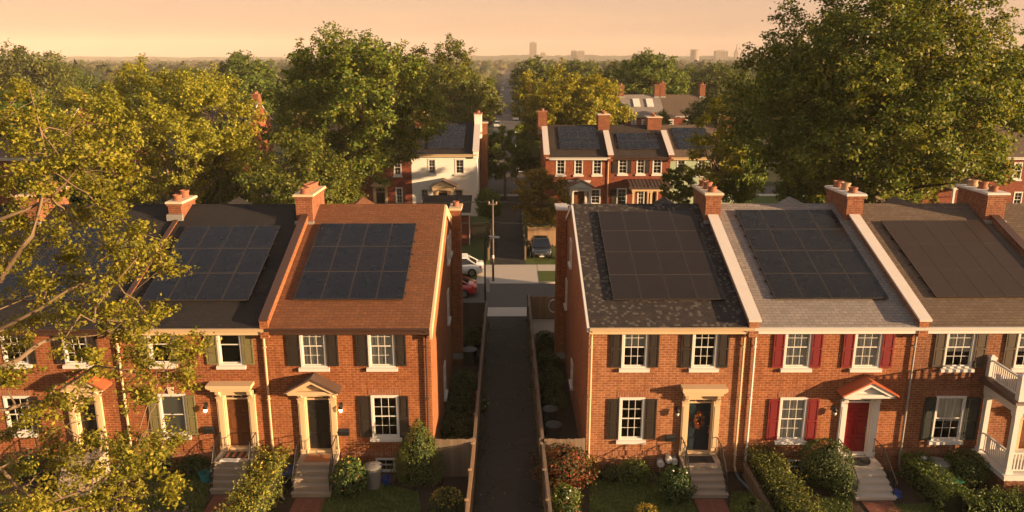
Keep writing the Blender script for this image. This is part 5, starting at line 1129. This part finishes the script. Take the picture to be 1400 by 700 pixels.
def portico(label, cx, w, y0, zt, style, mt='white', zb=.75):
    root = empty('front_portico', (cx, 83.6, 0), label, 'porch'); y1 = 83.58
    m = MB(); m.box(cx-w/2-.1, cx+w/2+.1, y0, y1, 0, zb); m.build('porch_base', M['brick_fardark'], root)
    for x in (cx-w/2+.15, cx+w/2-.15)+((cx+.1,) if style == 'metal' else ()): column(x, y0+.2, zb, zt-.35, .22).build('column', M[mt], root)
    m = MB(); m.box(cx-w/2-.05, cx+w/2+.05, y0, y1-.02, zt-.35, zt); m.build('entablature', M[mt], root)
    m = MB()
    if style == 'gable':
        m.prism_y([(cx-w/2-.2, zt+.003), (cx+w/2+.2, zt+.003), (cx, zt+.7)], y0-.12, y1-.03); m.build('pediment', M[mt], root); m = MB()
        for s in (-1, 1): m.prism_y([(cx, zt+.71), (cx+s*(w/2+.3), zt-.02), (cx+s*(w/2+.3), zt+.06), (cx, zt+.79)][::s], y0-.2, y1-.02)
        m.build('roof', M['dark_metal'], root)
    else:
        m.prism_x([(y0-.35, zt+.003), (y1-.02, zt+.55), (y1-.02, zt+.65), (y0-.35, zt+.1)], cx-w/2-.3, cx+w/2+.3)
        for i in range(12): x = cx-w/2-.2+(w+.4)*i/11; m.prism_x([(y0-.36, zt+.1), (y1-.03, zt+.65), (y1-.03, zt+.70), (y0-.36, zt+.15)], x-.03, x+.03)
        m.build('roof', M['dark_metal'], root)
    for s in (-1, 1): rail((cx+s*(w/2-.15), y0+.35, 0), (cx+s*(w/2-.15), y1-.1, 0), zb, .8, 7).build('railing', M[mt], root)
XG = lambda px: float(at_y(px, 262, 83)[0])
portico('white gabled portico on the bright brick house across the street', XG(792), 2.3, 81.6, 3.5, 'gable')
portico('wide porch with dark ribbed metal roof on the dark brick house across the street', XG(886), 3.9, 81.5, 3.45, 'metal', 'cream')
portico('cream gabled portico on the white house across the street', XG(607), 2.2, 81.9, 3.5, 'gable', 'cream')
portico('white porch glimpsed under the giant tree, house at right', XG(1316), 3.6, 81.6, 3.6, 'metal')
# more distant houses
def dh(label, X0, X1, yf, ze, zr, brickm, roofm, wins=(), chims=(), dep=12, **k):
    d = dict(name='brick_house', label=label, X0=X0, X1=X1, yf=yf, ze=ze, yr=yf+dep/2, zr=zr, yb=yf+dep, brick=brickm, roof=roofm, group='distant houses among the trees', cat='house', far=True,
             windows=[(w, dict(thick=2.4, sash=(1,1))) for w in wins], chimneys=[((x, 1.1, yf+dep/2-.8, yf+dep/2+.8, zr-1, zc, 2), {'cap': 'pot'}) for x, zc in chims]); d.update(k); return house(d)
dh('distant house with dark roof and two chimneys above the gold tree, far left', -72.5, -63, 112, 7.6, 10.9, 'brick_fardark', 'sh_black', wins=[(56,166,62,178), (70,166,75,178)], chims=[(-70, 12.0), (-63.4, 11.6)], rake=1)
dh('distant house with dark roof and lit orange gable, left of the tall tree', -45.5, -39, 118, 7.2, 10.4, 'brick_far', 'sh_black', chims=[(-44.6, 11.2), (-39.3, 11.5)], rake=1)
d4 = dh('distant terrace house with a grey roof and two skylights', 22.3, 30.2, 150, 6.4, 9.9, 'brick_far', 'sh_grey', wins=[(863,163,870,172), (877,163,884,172), (893,163,899,172)], chims=[(22.5, 11.8), (29.6, 11.9)], roof_over=(.1,.1))
dh('distant terrace house with a purple-brown roof beside the skylight house', 30.2, 39, 150, 6.4, 9.9, 'brick_fardark', 'sh_taupe', wins=[(913,163,921,172), (936,163,943,172)], chims=[(30.6, 12.2), (38.5, 11.9)])
for a in (24.6, 27.2):
    m = MB(); s = (9.9-6.4)/6; m.hexa([(a,152.2,6.4+2.2*s+.03),(a+1.3,152.2,6.4+2.2*s+.03),(a+1.3,154.6,6.4+4.6*s+.03),(a,154.6,6.4+4.6*s+.03)], [(a,152.1,6.4+2.2*s+.16),(a+1.3,152.1,6.4+2.2*s+.16),(a+1.3,154.5,6.4+4.6*s+.16),(a,154.5,6.4+4.6*s+.16)]); m.build('skylight', M['frost'], d4)
dh('narrow brick house with tall chimney beside the far street, between trees', 4.3, 9.6, 140, 6.5, 9.5, 'brick_far', 'sh_darkbrown', chims=[(4.0, 13.2)])
dh('distant brick house left of the far street, behind the white house', -15.5, -8.5, 118, 6.6, 9.8, 'brick_far', 'sh_darkbrown', chims=[(-9, 11.6)])
dh('distant red brick house behind the giant tree at right', 62, 74, 128, 6.6, 9.8, 'brick_far', 'sh_grey', chims=[(63, 11.8)])
# tiny cars along the far street
M['car_silver'] = carpaint('car_silver', (.45,.45,.46))
def tiny_car(paint):
    m = MB(); m.hexa(((-.85,-2.2,.3),(.85,-2.2,.3),(.85,2.2,.3),(-.85,2.2,.3)), ((-.85,-2.2,.9),(.85,-2.2,.9),(.85,2.2,.8),(-.85,2.2,.8)), 0)
    m.hexa(((-.78,-1.7,.9),(.78,-1.7,.9),(.78,1.2,.85),(-.78,1.2,.85)), ((-.6,-1.0,1.4),(.6,-1.0,1.4),(.6,.3,1.42),(-.6,.3,1.42)), 1); m.box(-.6,.6,-1.0,.3,1.42,1.47,0)
    for s in (-.8,.8):
        for y in (-1.35,1.35): m.tube([(s-.1,y,.32),(s+.1,y,.32)], .32, 10, m=2)
    return m
rnd = random.Random(9); protos = {}
for i, y in enumerate([118, 131, 147, 160, 182, 199, 221, 240, 262, 290, 315, 350, 390, 430, 480, 540]):
    s = -1 if i % 2 else 1; pt_ = rnd.choice(['car_white','car_silver','car_black','car_silver','car_white'])
    if pt_ not in protos: o = tiny_car(pt_).build('tiny_car', [M[pt_], M['car_glass'], M['rubber']]); protos[pt_] = o
    else: o = protos[pt_].copy(); COL.objects.link(o)
    o.location = (s*2.45, y, .01); tag(o, {'car_white': 'white', 'car_silver': 'silver', 'car_black': 'black'}[pt_]+' car parked along the far street, tiny in the distance', 'car', 'tiny cars along the far street')
# skyline
def tower(label, px0, px1, top, y, cat='building', name='distant_tower', depth=20, style='flat', c='stucco_grey'):
    X0, X1 = at_y(px0, 80, y)[0], at_y(px1, 80, y)[0]; Z = at_y(700, top, y)[2]; root = empty(name, ((X0+X1)/2, y, 0), label, cat)
    m = MB(); w = X1-X0
    if style == 'spire':
        m.box(X0, X1, y, y+w, 0, Z*.62); m.lathe(((X0+X1)/2, y+w/2, Z*.62), [(w*.5, 0), (w*.42, Z*.06), (w*.25, Z*.14), (w*.16, Z*.18), (w*.05, Z*.38)], 8)
    elif style == 'dome':
        m.box(X0, X1, y, y+w, 0, Z*.75); m.lathe(((X0+X1)/2, y+w/2, Z*.75), [(w*.42*math.cos(a), w*.5*math.sin(a)) for a in (0,.4,.8,1.2,1.5)], 12)
    elif style == 'round': m.lathe(((X0+X1)/2, y+w/2, 0), [(w*.5, 0), (w*.5, Z*.93), (w*.53, Z*.935), (w*.53, Z)], 20)
    else:
        m.box(X0, X1, y, y+depth, 0, Z*.96); m.box(X0+w*.18, X1-w*.22, y+depth*.2, y+depth*.8, Z*.96, Z)
    m.build('wall', M[c], root)
    if style in ('flat', 'round'):
        m = MB(); nz = max(3, int(Z/5))
        for k in range(nz):
            z = 4+(Z*.92-4)*k/nz
            if style == 'flat':
                for i in range(5): a = X0+w*(i+.2)/5; m.box(a, a+w*.12, y-.3, y-.02, z, z+1.8)
        if m.v: tag(m.build('window_grid', M['car_glass'], root), kind='stuff')
    return root
M['stucco_grey'] = plain('stucco_grey', (.17,.13,.115), .8, .1, .05); M['stucco_pink'] = plain('stucco_pink', (.36,.2,.15), .8, .1, .05)
tower('tall slab tower alone on the skyline above the far street', 724, 733.5, 57, 2150, depth=22)
tower('short block on the skyline just right of the tall tower', 739, 746, 71.5, 2200)
tower('left of two mid-height blocks at the centre of the skyline', 781, 788.5, 68.5, 2250); tower('right of two mid-height blocks at the centre of the skyline', 790, 799, 69, 2230)
tower('round drum-shaped tower on the right part of the skyline', 945, 957, 67.5, 2200, style='round'); tower('wide flat block between drum tower and spire on the skyline', 978, 995, 68.5, 2220)
tower('pointed church spire on the skyline beside the giant tree', 1004.5, 1009, 60, 2150, 'church spire', 'church_spire', style='spire'); tower('small domed building right of the church spire on the skyline', 1013, 1019, 68, 2180, style='dome', name='domed_building')
for i, (a, b, t_, y, c) in enumerate([(668,680,98,830,'stucco_pink'), (682,690,93,900,'stucco_grey'), (701,709,95,870,'stucco_pink'), (711,722,97,930,'stucco_grey'), (676,684,90,1050,'stucco_pink'), (657,667,101,800,'stucco_grey')]):
    tower(['pale pink block left of the far end of the street', 'grey block left of the vanishing point of the street', 'pink block just right of the vanishing point of the street', 'grey block right of the far end of the street', 'taller pink block farthest along the street', 'low grey block leftmost at the far end of the street'][i], a, b, t_, y, c=c, name='distant_building', depth=14)
# ------------------------------------------------------------------ trees
PX = lambda px, y: float(at_y(px, 150, y)[0])
ZT = lambda row, y: float(at_y(700, row, y)[2])
def tree_px(name, label, px, y, top, wpx, seed, **k):
    Hh = ZT(top, y); Rc = wpx/2*(y*.969+2)/F*.90
    return make_tree(name, label, 'tree', (PX(px, y), y, 0), seed, Hh*.94, Rc, k.pop('zb', Hh*.2), k.pop('n_clump', 60), k.pop('n_leaf', 20000), k.pop('leaf', .3), k.pop('lm', 'leaf_green'), **k)
tree_px('leafy_tree', 'gold-green spreading tree behind the left houses, bare limbs showing', 230, 60, 84, 262, 101, n_clump=130, n_leaf=62000, leaf=.205, lm='leaf_gold', n_limb=16, upk=.5, sprays=7, zb=3.6, fork=.08, front_open=.6, rad=1.45, spread=.2, sq=2.6)
tree_px('leafy_tree', 'bushy green tree between the gold tree and the tall tree', 408, 56, 160, 172, 102, n_clump=75, n_leaf=26000, leaf=.22, lm='leaf_mid', rad=1.15, spread=.22, zb=1.5, bm='bark_dark')
tree_px('leafy_tree', 'tall dark green tree with upswept sprays before the white house', 482, 66, 14, 262, 103, n_clump=125, n_leaf=52000, leaf=.27, lm='leaf_maple', n_limb=13, upk=.8, sprays=8, zb=5.0, fork=.12, sq=2.2, rad=1.75, spread=.19, front_open=.35)
tree_px('leafy_tree', 'giant spreading tree behind the grey roof, right side of the photo', 1208, 56, -40, 420, 104, n_clump=270, n_leaf=125000, leaf=.26, lm='leaf_maple', n_limb=20, sprays=9, zb=3.4, fork=.2, bm='bark_dark', sq=2.3, rad=1.75, r0=.55, spread=.2, upk=.25, front_open=.3)
tree_px('leafy_tree', 'thin airy yellow-green tree in front of the pale green house', 984, 70, 126, 92, 105, n_clump=34, n_leaf=4200, leaf=.3, lm='leaf_gold', zb=4, upk=.7)
tree_px('leafy_tree', 'low bushy tree in front of the pale green house, beside the thin one', 934, 77, 216, 62, 106, n_clump=26, n_leaf=5000, leaf=.28, lm='leaf_mid', zb=1)
tree_px('leafy_tree', 'rust-tinged conical tree beside the black car and brown fence', 741, 72, 220, 84, 107, n_clump=44, n_leaf=9000, leaf=.27, lm='leaf_rust', zb=.8, upk=.1)
tree_px('leafy_tree', 'golden-topped round tree behind the bright brick house', 781, 114, 98, 146, 108, n_clump=110, n_leaf=30000, leaf=.38, lm='leaf_amber', zb=4, rad=1.6, spread=.22)
tree_px('leafy_tree', 'small mid-green round tree beside the far alley', 690, 94, 166, 68, 109, n_clump=30, n_leaf=7000, leaf=.33, lm='leaf_green', zb=1.5)
tree_px('leafy_tree', 'large rounded green tree behind the white house', 606, 126, 62, 162, 110, n_clump=110, n_leaf=30000, leaf=.42, lm='leaf_mid', zb=3, rad=1.9, spread=.22)
tree_px('leafy_tree', 'wide tree at the far left horizon, olive crown above the dark-roofed house', 48, 138, 58, 150, 111, n_clump=100, n_leaf=22000, leaf=.46, lm='leaf_olive', zb=4, rad=2.0)
# prototypes of the farther trees, then individual copies
PT = [tree_px('leafy_tree', 'round hazy green tree rising behind the skylight house', 889, 172, 60, 116, 120, n_clump=110, n_leaf=20000, leaf=.55, lm='leaf_green', zb=3, lobes=2, sq=3, rad=1.9),
      tree_px('leafy_tree', 'dome-shaped hazy tree left of the tall dark tree, on the horizon', 342, 158, 61, 100, 121, n_clump=100, n_leaf=17000, leaf=.5, lm='leaf_green', zb=3, lobes=2, sq=3, rad=1.6),
      tree_px('leafy_tree', 'hazy oval tree just right of the far street', 733, 205, 70, 68, 122, n_clump=80, n_leaf=13000, leaf=.6, lm='leaf_olive', zb=3, lobes=3, sq=3, rad=1.5)]
PD = [(ZT(60,172)*.94, 116/2*(172*.969+2)/F*.9), (ZT(61,158)*.94, 100/2*(158*.969+2)/F*.9), (ZT(70,205)*.94, 68/2*(205*.969+2)/F*.9)]
rnd = random.Random(21)
LIST = [(105,152,90,84,'smaller amber tree beside the olive tree at the far left horizon'), (20,92,116,130,'dim green tree at the left edge behind the gold sprays'), (205,150,100,80,'tree just above the gold tree, left horizon'),
 (262,190,90,66,'hazy tree between the gold tree and the horizon dome tree'), (300,98,158,84,'green tree behind the gold tree, beside the orange gable'), (150,105,160,110,'dim tree behind the gold tree, over the white-edged house'),
 (792,236,80,92,'hazy broad tree on the horizon above the golden tree'), (842,215,82,70,'hazy tree between golden tree and skylight house'), (942,262,88,62,'faint hazy tree left of the drum tower'),
 (985,205,84,104,'hazy broad tree below the drum tower on the right horizon'), (760,165,108,76,'green tree behind and left of the golden tree'), (648,150,112,66,'green tree left of the far street, beyond the rounded one'),
 (664,112,182,44,'dark slim tree left of the far street, above the small round tree'), (730,118,160,58,'dark tree right of the far street, below the brick chimney'), (728,100,190,62,'dark bushy tree behind the rust tree'),
 (652,100,206,50,'dark tree beside the white side wall of the white house'), (668,76,256,44,'dark bush-like tree beside the utility pole'), (836,142,128,56,'tree left of the skylight house, behind the golden-topped one'),
 (972,128,128,86,'green tree right of the purple-brown roofed house'), (905,132,148,30,'small tree in front of the terrace houses'), (1010,140,118,80,'tree behind the thin airy tree, toward the giant tree'),
 (1378,112,70,150,'tree at the right edge behind the giant tree'), (1090,120,95,130,'tree hidden behind the left half of the giant tree'), (1260,125,95,150,'tree hidden behind the right half of the giant tree'),
 (560,112,150,90,'tree behind the dark brick house and the tall tree'), (440,110,120,110,'tree behind the bushy green tree'), 
 (300,62,205,70,'low green tree behind the chimney of the olive-shuttered house'), (452,61,215,70,'low green tree below the tall dark tree'), (1020,74,175,80,'dark low tree left of the giant tree'), (1120,66,215,110,'dark low tree under the giant tree'), (1238,68,225,80,'dark low tree under the giant tree, nearer the white porch'),
 (60,66,205,120,'green tree behind the left chimney'), (150,64,215,100,'green tree low behind the gold tree')]
for i, (px, y, top, w, lab) in enumerate(LIST):
    k = rnd.randrange(3); h0, r0_ = PD[k]; hh = ZT(top, y)*.985; rr = w/2*(y*.969+2)/F*.92
    t_ = place_tree(PT[k], lab, (PX(px, y), y, 0), rr/r0_, hh/h0, rnd.uniform(0, 6.28))
# the near tree at the left edge: trunk outside the picture, sprays reaching in
rng = np.random.default_rng(77)
def q(px, py, y): return at_y(px, py, y)
pts = [(20,138),(58,170),(30,200),(108,185),(132,210),(92,225),(45,240),(12,262),(70,275),(120,258),(150,238),(20,310),(72,318),(112,300),(150,300),(182,330),(40,352),(92,352),(138,345),(205,352),(60,395),(18,400),(110,395),(160,382),(198,400),(228,372),(36,440),(86,432),(136,428),(180,440),(215,440),(56,480),(104,478),(150,470),(196,478),(236,470),(262,492),(22,520),(78,520),(128,520),(176,510),(232,512),(50,560),(20,590),(96,556),(150,560),(190,548),
       (60,610),(108,606),(158,600),(24,640),(78,640),(122,640),(170,626),(206,612),(232,596),(40,676),(92,672),(138,668),(180,656),(212,640),(60,700),(118,698),(170,690),(222,660),(14,700),(8,170),(6,345),(5,470)]
pts = [p_ for i_, p_ in enumerate(pts) if not (p_[1] > 385 and p_[1] < 570 and i_ % 7 == 3)]
C = np.array([q(px+rng.normal()*5, py+rng.normal()*5, 20.8+rng.normal()*1.3+(py < 300)*.6) for px, py in pts])
TB = np.array((-17.4, 20.6, 0.0)); rt = empty('leafy_tree', tuple(TB), 'near gold-green tree at the left edge, airy sprays hanging in front of the houses', 'tree')
mb = MB(); mb.tube([TB+np.array((0,0,-.1)), TB+np.array((.1,0,3)), TB+np.array((.35,.1,6)), TB+np.array((.8,.1,9.5)), TB+np.array((1.2,.2,13.5))], [.42,.33,.27,.2,.08], 10)
LB = []
for st_, path_, r0_ in ((TB+np.array((.1,0,3.3)), [(-60,520),(0,502),(45,476),(80,462),(130,420),(188,352)], .15), (TB+np.array((.45,.1,7)), [(-50,420),(0,385),(45,322),(62,250),(56,180),(40,120)], .13),
                       (TB+np.array((.3,.1,5.4)), [(-60,470),(20,440),(90,398),(150,372),(215,345)], .11), (TB+np.array((0,0,1.9)), [(-80,640),(0,640),(60,690),(110,672),(160,640),(205,590)], .10),
                       (TB+np.array((.1,0,2.9)), [(-60,560),(10,560),(60,548),(130,500),(200,512),(255,500)], .10), (TB+np.array((.7,.1,8.6)), [(-60,330),(0,300),(70,270),(110,222),(140,205)], .10),
                       (TB+np.array((0,0,1.2)), [(-80,690),(20,720),(70,704),(130,690),(190,680)], .09)):
    P_ = [st_]+[q(a, b, 20.6+rng.normal()*.5) for a, b in path_]; n_ = len(P_); rr = [r0_*(1-i/(n_-1)*.84) for i in range(n_)]
    PP = []; RR = []
    for i in range(n_-1):
        for t_ in (0, .5): PP.append(P_[i]*(1-t_)+P_[i+1]*t_+rng.normal(size=3)*.05*(t_ > 0)); RR.append(rr[i]*(1-t_)+rr[i+1]*t_)
    PP.append(P_[-1]); RR.append(rr[-1]); mb.tube(PP, [r_*.72 for r_ in RR], 7, cap=False); LB += list(zip(PP[3:], RR[3:]))
LP = np.array([p for p, r in LB]); LR = np.array([r for p, r in LB])
for c in C:
    k = int(np.argmin(np.linalg.norm(LP-c, axis=1)+np.maximum(0, LP[:, 0]-c[0])*.6)); p = limb_points(LP[k], c, rng, 5, .06, .06); mb.tube(p, list(np.linspace(min(.035, LR[k]*.7), .009, 5)), 5, cap=False)
    for _ in range(4):
        e = c+rng.normal(size=3)*np.array((.42,.35,.32)); mb.tube(limb_points(p[-2], e, rng, 3, .05, .06), [.012,.009,.004], 4, cap=False)
mb.build('trunk', M['bark'], rt, smooth=True)
O = unit(C-np.array((-15.5, 20.6, 7.0))); P, OO = spray_points(C, O, rng, 30000, .62, 10, spread=.24, upk=.2, flat=.8)
V, Fq = leaf_quads(P, .112, rng, aspect=.6, up=.55, out=OO, outk=.2)
np_mesh('crown', V-TB, Fq, [M['leaf_gold']], parent=rt)
# ------------------------------------------------------------------ far woods and hills
rng = np.random.default_rng(5); VV = []; FF = []; n0 = 0; ico = []
for j in range(5):
    for i in range(7): a = 2*math.pi*i/7+j*.4; e = j/4*math.pi/2; ico.append((math.cos(a)*math.cos(e), math.sin(a)*math.cos(e), math.sin(e)))
ico = np.array(ico); icf = np.array([(j*7+i, j*7+(i+1) % 7, (j+1)*7+(i+1) % 7, (j+1)*7+i) for j in range(4) for i in range(7)])
LP_ = []; LS = []
for _ in range(3300):
    y = 235*(2150/235)**rng.uniform(); X = rng.uniform(-.74, .74)*y; rad = 4.6+y*.0048*rng.uniform(.7, 1.3)
    if abs(X) < 6+rad and y < 1000: continue
    if y < 300 and rng.uniform() < .3: continue
    top = 9.5+rng.normal()*1.6+y*.0012; hz = top*.62; zc = top-hz
    d = ico*np.array((rad, rad, hz))*(1+rng.normal(size=(len(ico), 1))*.12)+np.array((X, y, zc)); VV.append(d); FF.append(icf+n0); n0 += len(d)
    k = 46; u = unit(rng.normal(size=(k, 3))+np.array((0, -.35, .5))); LP_.append(np.array((X, y, zc))+u*np.array((rad, rad, hz))*(1+rng.normal(size=(k, 1))*.12)); LS.append(np.full(k, .9+y*.0022))
VV = np.concatenate(VV); FF = np.concatenate(FF); LP_ = np.concatenate(LP_); LS = np.concatenate(LS)
lv, lf = leaf_quads(LP_, LS, rng, up=.4, aspect=.8)
idx = np.concatenate((np.zeros(len(FF), int), np.ones(len(lf), int)))
M['leaf_far'] = leafy('leaf_far', (.022,.036,.012), (.055,.062,.016), (.10,.085,.022), .2, clump=.02)
tag(np_mesh('far_woods', np.concatenate((VV, lv)), np.concatenate((FF, lf+len(VV))), [M['leaf_far'], M['leaf_far']], idx), kind='stuff')
xs = np.linspace(-2600, 2600, 520); rows = []
for t_, (y, z) in enumerate([(2250, 3), (2400, 11), (2600, 1), (2800, 1), (3200, 0)]):
    hgt = z+(0 if t_ in (0, 4) else 1)*(9*np.sin(xs/610+t_*.3)*.35+6*np.sin(xs/240+1.3)*.4+ (rng.normal(size=len(xs))*1.1+1.6*np.sin(xs/33)))
    hgt = hgt+(22 if t_ in (2, 3) else 0); hgt = np.where(t_ == 4, 0, hgt); rows.append(np.stack((xs, np.full_like(xs, y), hgt), 1))
HV = np.concatenate(rows); nX = len(xs); HF = np.array([(r*nX+i, r*nX+i+1, (r+1)*nX+i+1, (r+1)*nX+i) for r in range(4) for i in range(nX-1)])
M['hill'] = ground_mat('hill_woods', (.03,.04,.015), (.055,.055,.02), (.02,.03,.012), .01, .06)
tag(np_mesh('hills', HV, HF, [M['hill']]), kind='structure')
# ------------------------------------------------------------------ haze, light, sky, camera
hz_ = MB(); hz_.box(-3300, 3300, -80, 3500, -1.2, 92)
hm = bpy.data.materials.new('haze_air'); hm.use_nodes = True; t_ = hm.node_tree; t_.nodes.clear(); ou = t_.nodes.new('ShaderNodeOutputMaterial'); pv = t_.nodes.new('ShaderNodeVolumePrincipled')
pv.inputs['Color'].default_value = (.97, .86, .76, 1); pv.inputs['Density'].default_value = HAZE; pv.inputs['Anisotropy'].default_value = -.2; t_.links.new(pv.outputs[0], ou.inputs['Volume'])
tag(hz_.build('haze', hm), kind='stuff')
SUN_AZ, SUN_EL = 68.0, 9.0               # degrees towards +X from behind the camera, and height
sd_ = Vector((math.sin(R(SUN_AZ))*math.cos(R(SUN_EL)), -math.cos(R(SUN_AZ))*math.cos(R(SUN_EL)), math.sin(R(SUN_EL))))
sun = bpy.data.lights.new('sun', 'SUN'); sun.energy = SUN_E; sun.angle = R(.55); sun.color = SUN_C
so = bpy.data.objects.new('sun', sun); COL.objects.link(so); so.rotation_euler = sd_.to_track_quat('Z', 'Y').to_euler(); so.location = (30, -30, 60)
w = bpy.data.worlds.new('World'); scene.world = w; w.use_nodes = True; nt = w.node_tree; nt.nodes.clear()
N = lambda t, **k: (lambda nd: ([setattr(nd, a, b) for a, b in k.items()], nd)[1])(nt.nodes.new(t))
sky = N('ShaderNodeTexSky', sky_type='NISHITA', sun_disc=False, sun_elevation=R(SUN_EL), sun_rotation=R(180-SUN_AZ), altitude=50, air_density=1.6, dust_density=5.0, ozone_density=.6)
tc = N('ShaderNodeTexCoord'); sp = N('ShaderNodeSeparateXYZ'); nt.links.new(tc.outputs['Generated'], sp.inputs[0])
rp = N('ShaderNodeValToRGB'); nt.links.new(sp.outputs[2], rp.inputs[0]); e = rp.color_ramp.elements
stops = SKY_STOPS
while len(e) < len(stops): e.new(.5)
for el, (p, c) in zip(e, stops): el.position = p; el.color = (*c, 1)
sc_ = N('ShaderNodeVectorMath', operation='SCALE'); sc_.inputs['Scale'].default_value = SKY_GAIN; nt.links.new(rp.outputs[0], sc_.inputs[0])
ms = N('ShaderNodeMix', data_type='RGBA', blend_type='MULTIPLY'); ms.inputs[0].default_value = 1.0; nt.links.new(sky.outputs[0], ms.inputs[6]); ms.inputs[7].default_value = (1.0, .80, .62, 1)
mx = N('ShaderNodeMix', data_type='RGBA'); mx.inputs[0].default_value = .78; nt.links.new(ms.outputs[2], mx.inputs[6]); nt.links.new(sc_.outputs[0], mx.inputs[7])
mpv = N('ShaderNodeVectorMath', operation='MULTIPLY'); mpv.inputs[1].default_value = (1.6, 1.6, 16); nt.links.new(tc.outputs['Generated'], mpv.inputs[0])
nz_ = N('ShaderNodeTexNoise'); nz_.inputs['Scale'].default_value = 1.8; nz_.inputs['Detail'].default_value = 5; nz_.inputs['Roughness'].default_value = .5; nt.links.new(mpv.outputs[0], nz_.inputs['Vector'])
cl = N('ShaderNodeValToRGB'); cl.color_ramp.elements[0].position = .32; cl.color_ramp.elements[0].color = (.93, .92, .95, 1); cl.color_ramp.elements[1].position = .72; cl.color_ramp.elements[1].color = (1.07, 1.03, .98, 1); nt.links.new(nz_.outputs['Fac'], cl.inputs[0])
mc = N('ShaderNodeMix', data_type='RGBA', blend_type='MULTIPLY'); mc.inputs[0].default_value = 1.0; nt.links.new(mx.outputs[2], mc.inputs[6]); nt.links.new(cl.outputs[0], mc.inputs[7]); mx = mc
bg = N('ShaderNodeBackground'); bg.inputs['Strength'].default_value = .1; nt.links.new(mx.outputs[2], bg.inputs[0])
wo = N('ShaderNodeOutputWorld'); nt.links.new(bg.outputs[0], wo.inputs[0])
cam = bpy.data.cameras.new('camera'); cam.sensor_width = 36; cam.lens = 36*F/1400; cam.clip_start = .1; cam.clip_end = 9000
co = bpy.data.objects.new('camera', cam); COL.objects.link(co); scene.camera = co
mt = Matrix(((_r[0], _u[0], -_f[0]), (_r[1], _u[1], -_f[1]), (_r[2], _u[2], -_f[2]))); co.matrix_world = Matrix.Translation(CAM) @ mt.to_4x4()
scene.view_settings.view_transform = 'Standard'; scene.view_settings.look = 'None'; scene.view_settings.exposure = EXPO; scene.view_settings.gamma = 1; scene.view_settings.use_curve_mapping = False
cy = scene.cycles; cy.use_denoising = True; cy.max_bounces = 5; cy.diffuse_bounces = 3; cy.glossy_bounces = 3; cy.transmission_bounces = 3; cy.transparent_max_bounces = 8; cy.volume_bounces = 0; cy.caustics_reflective = False; cy.caustics_refractive = False
cy.sample_clamp_indirect = 4.0; cy.use_adaptive_sampling = True; cy.adaptive_threshold = .015
scene.render.resolution_x = 1024; scene.render.resolution_y = 512
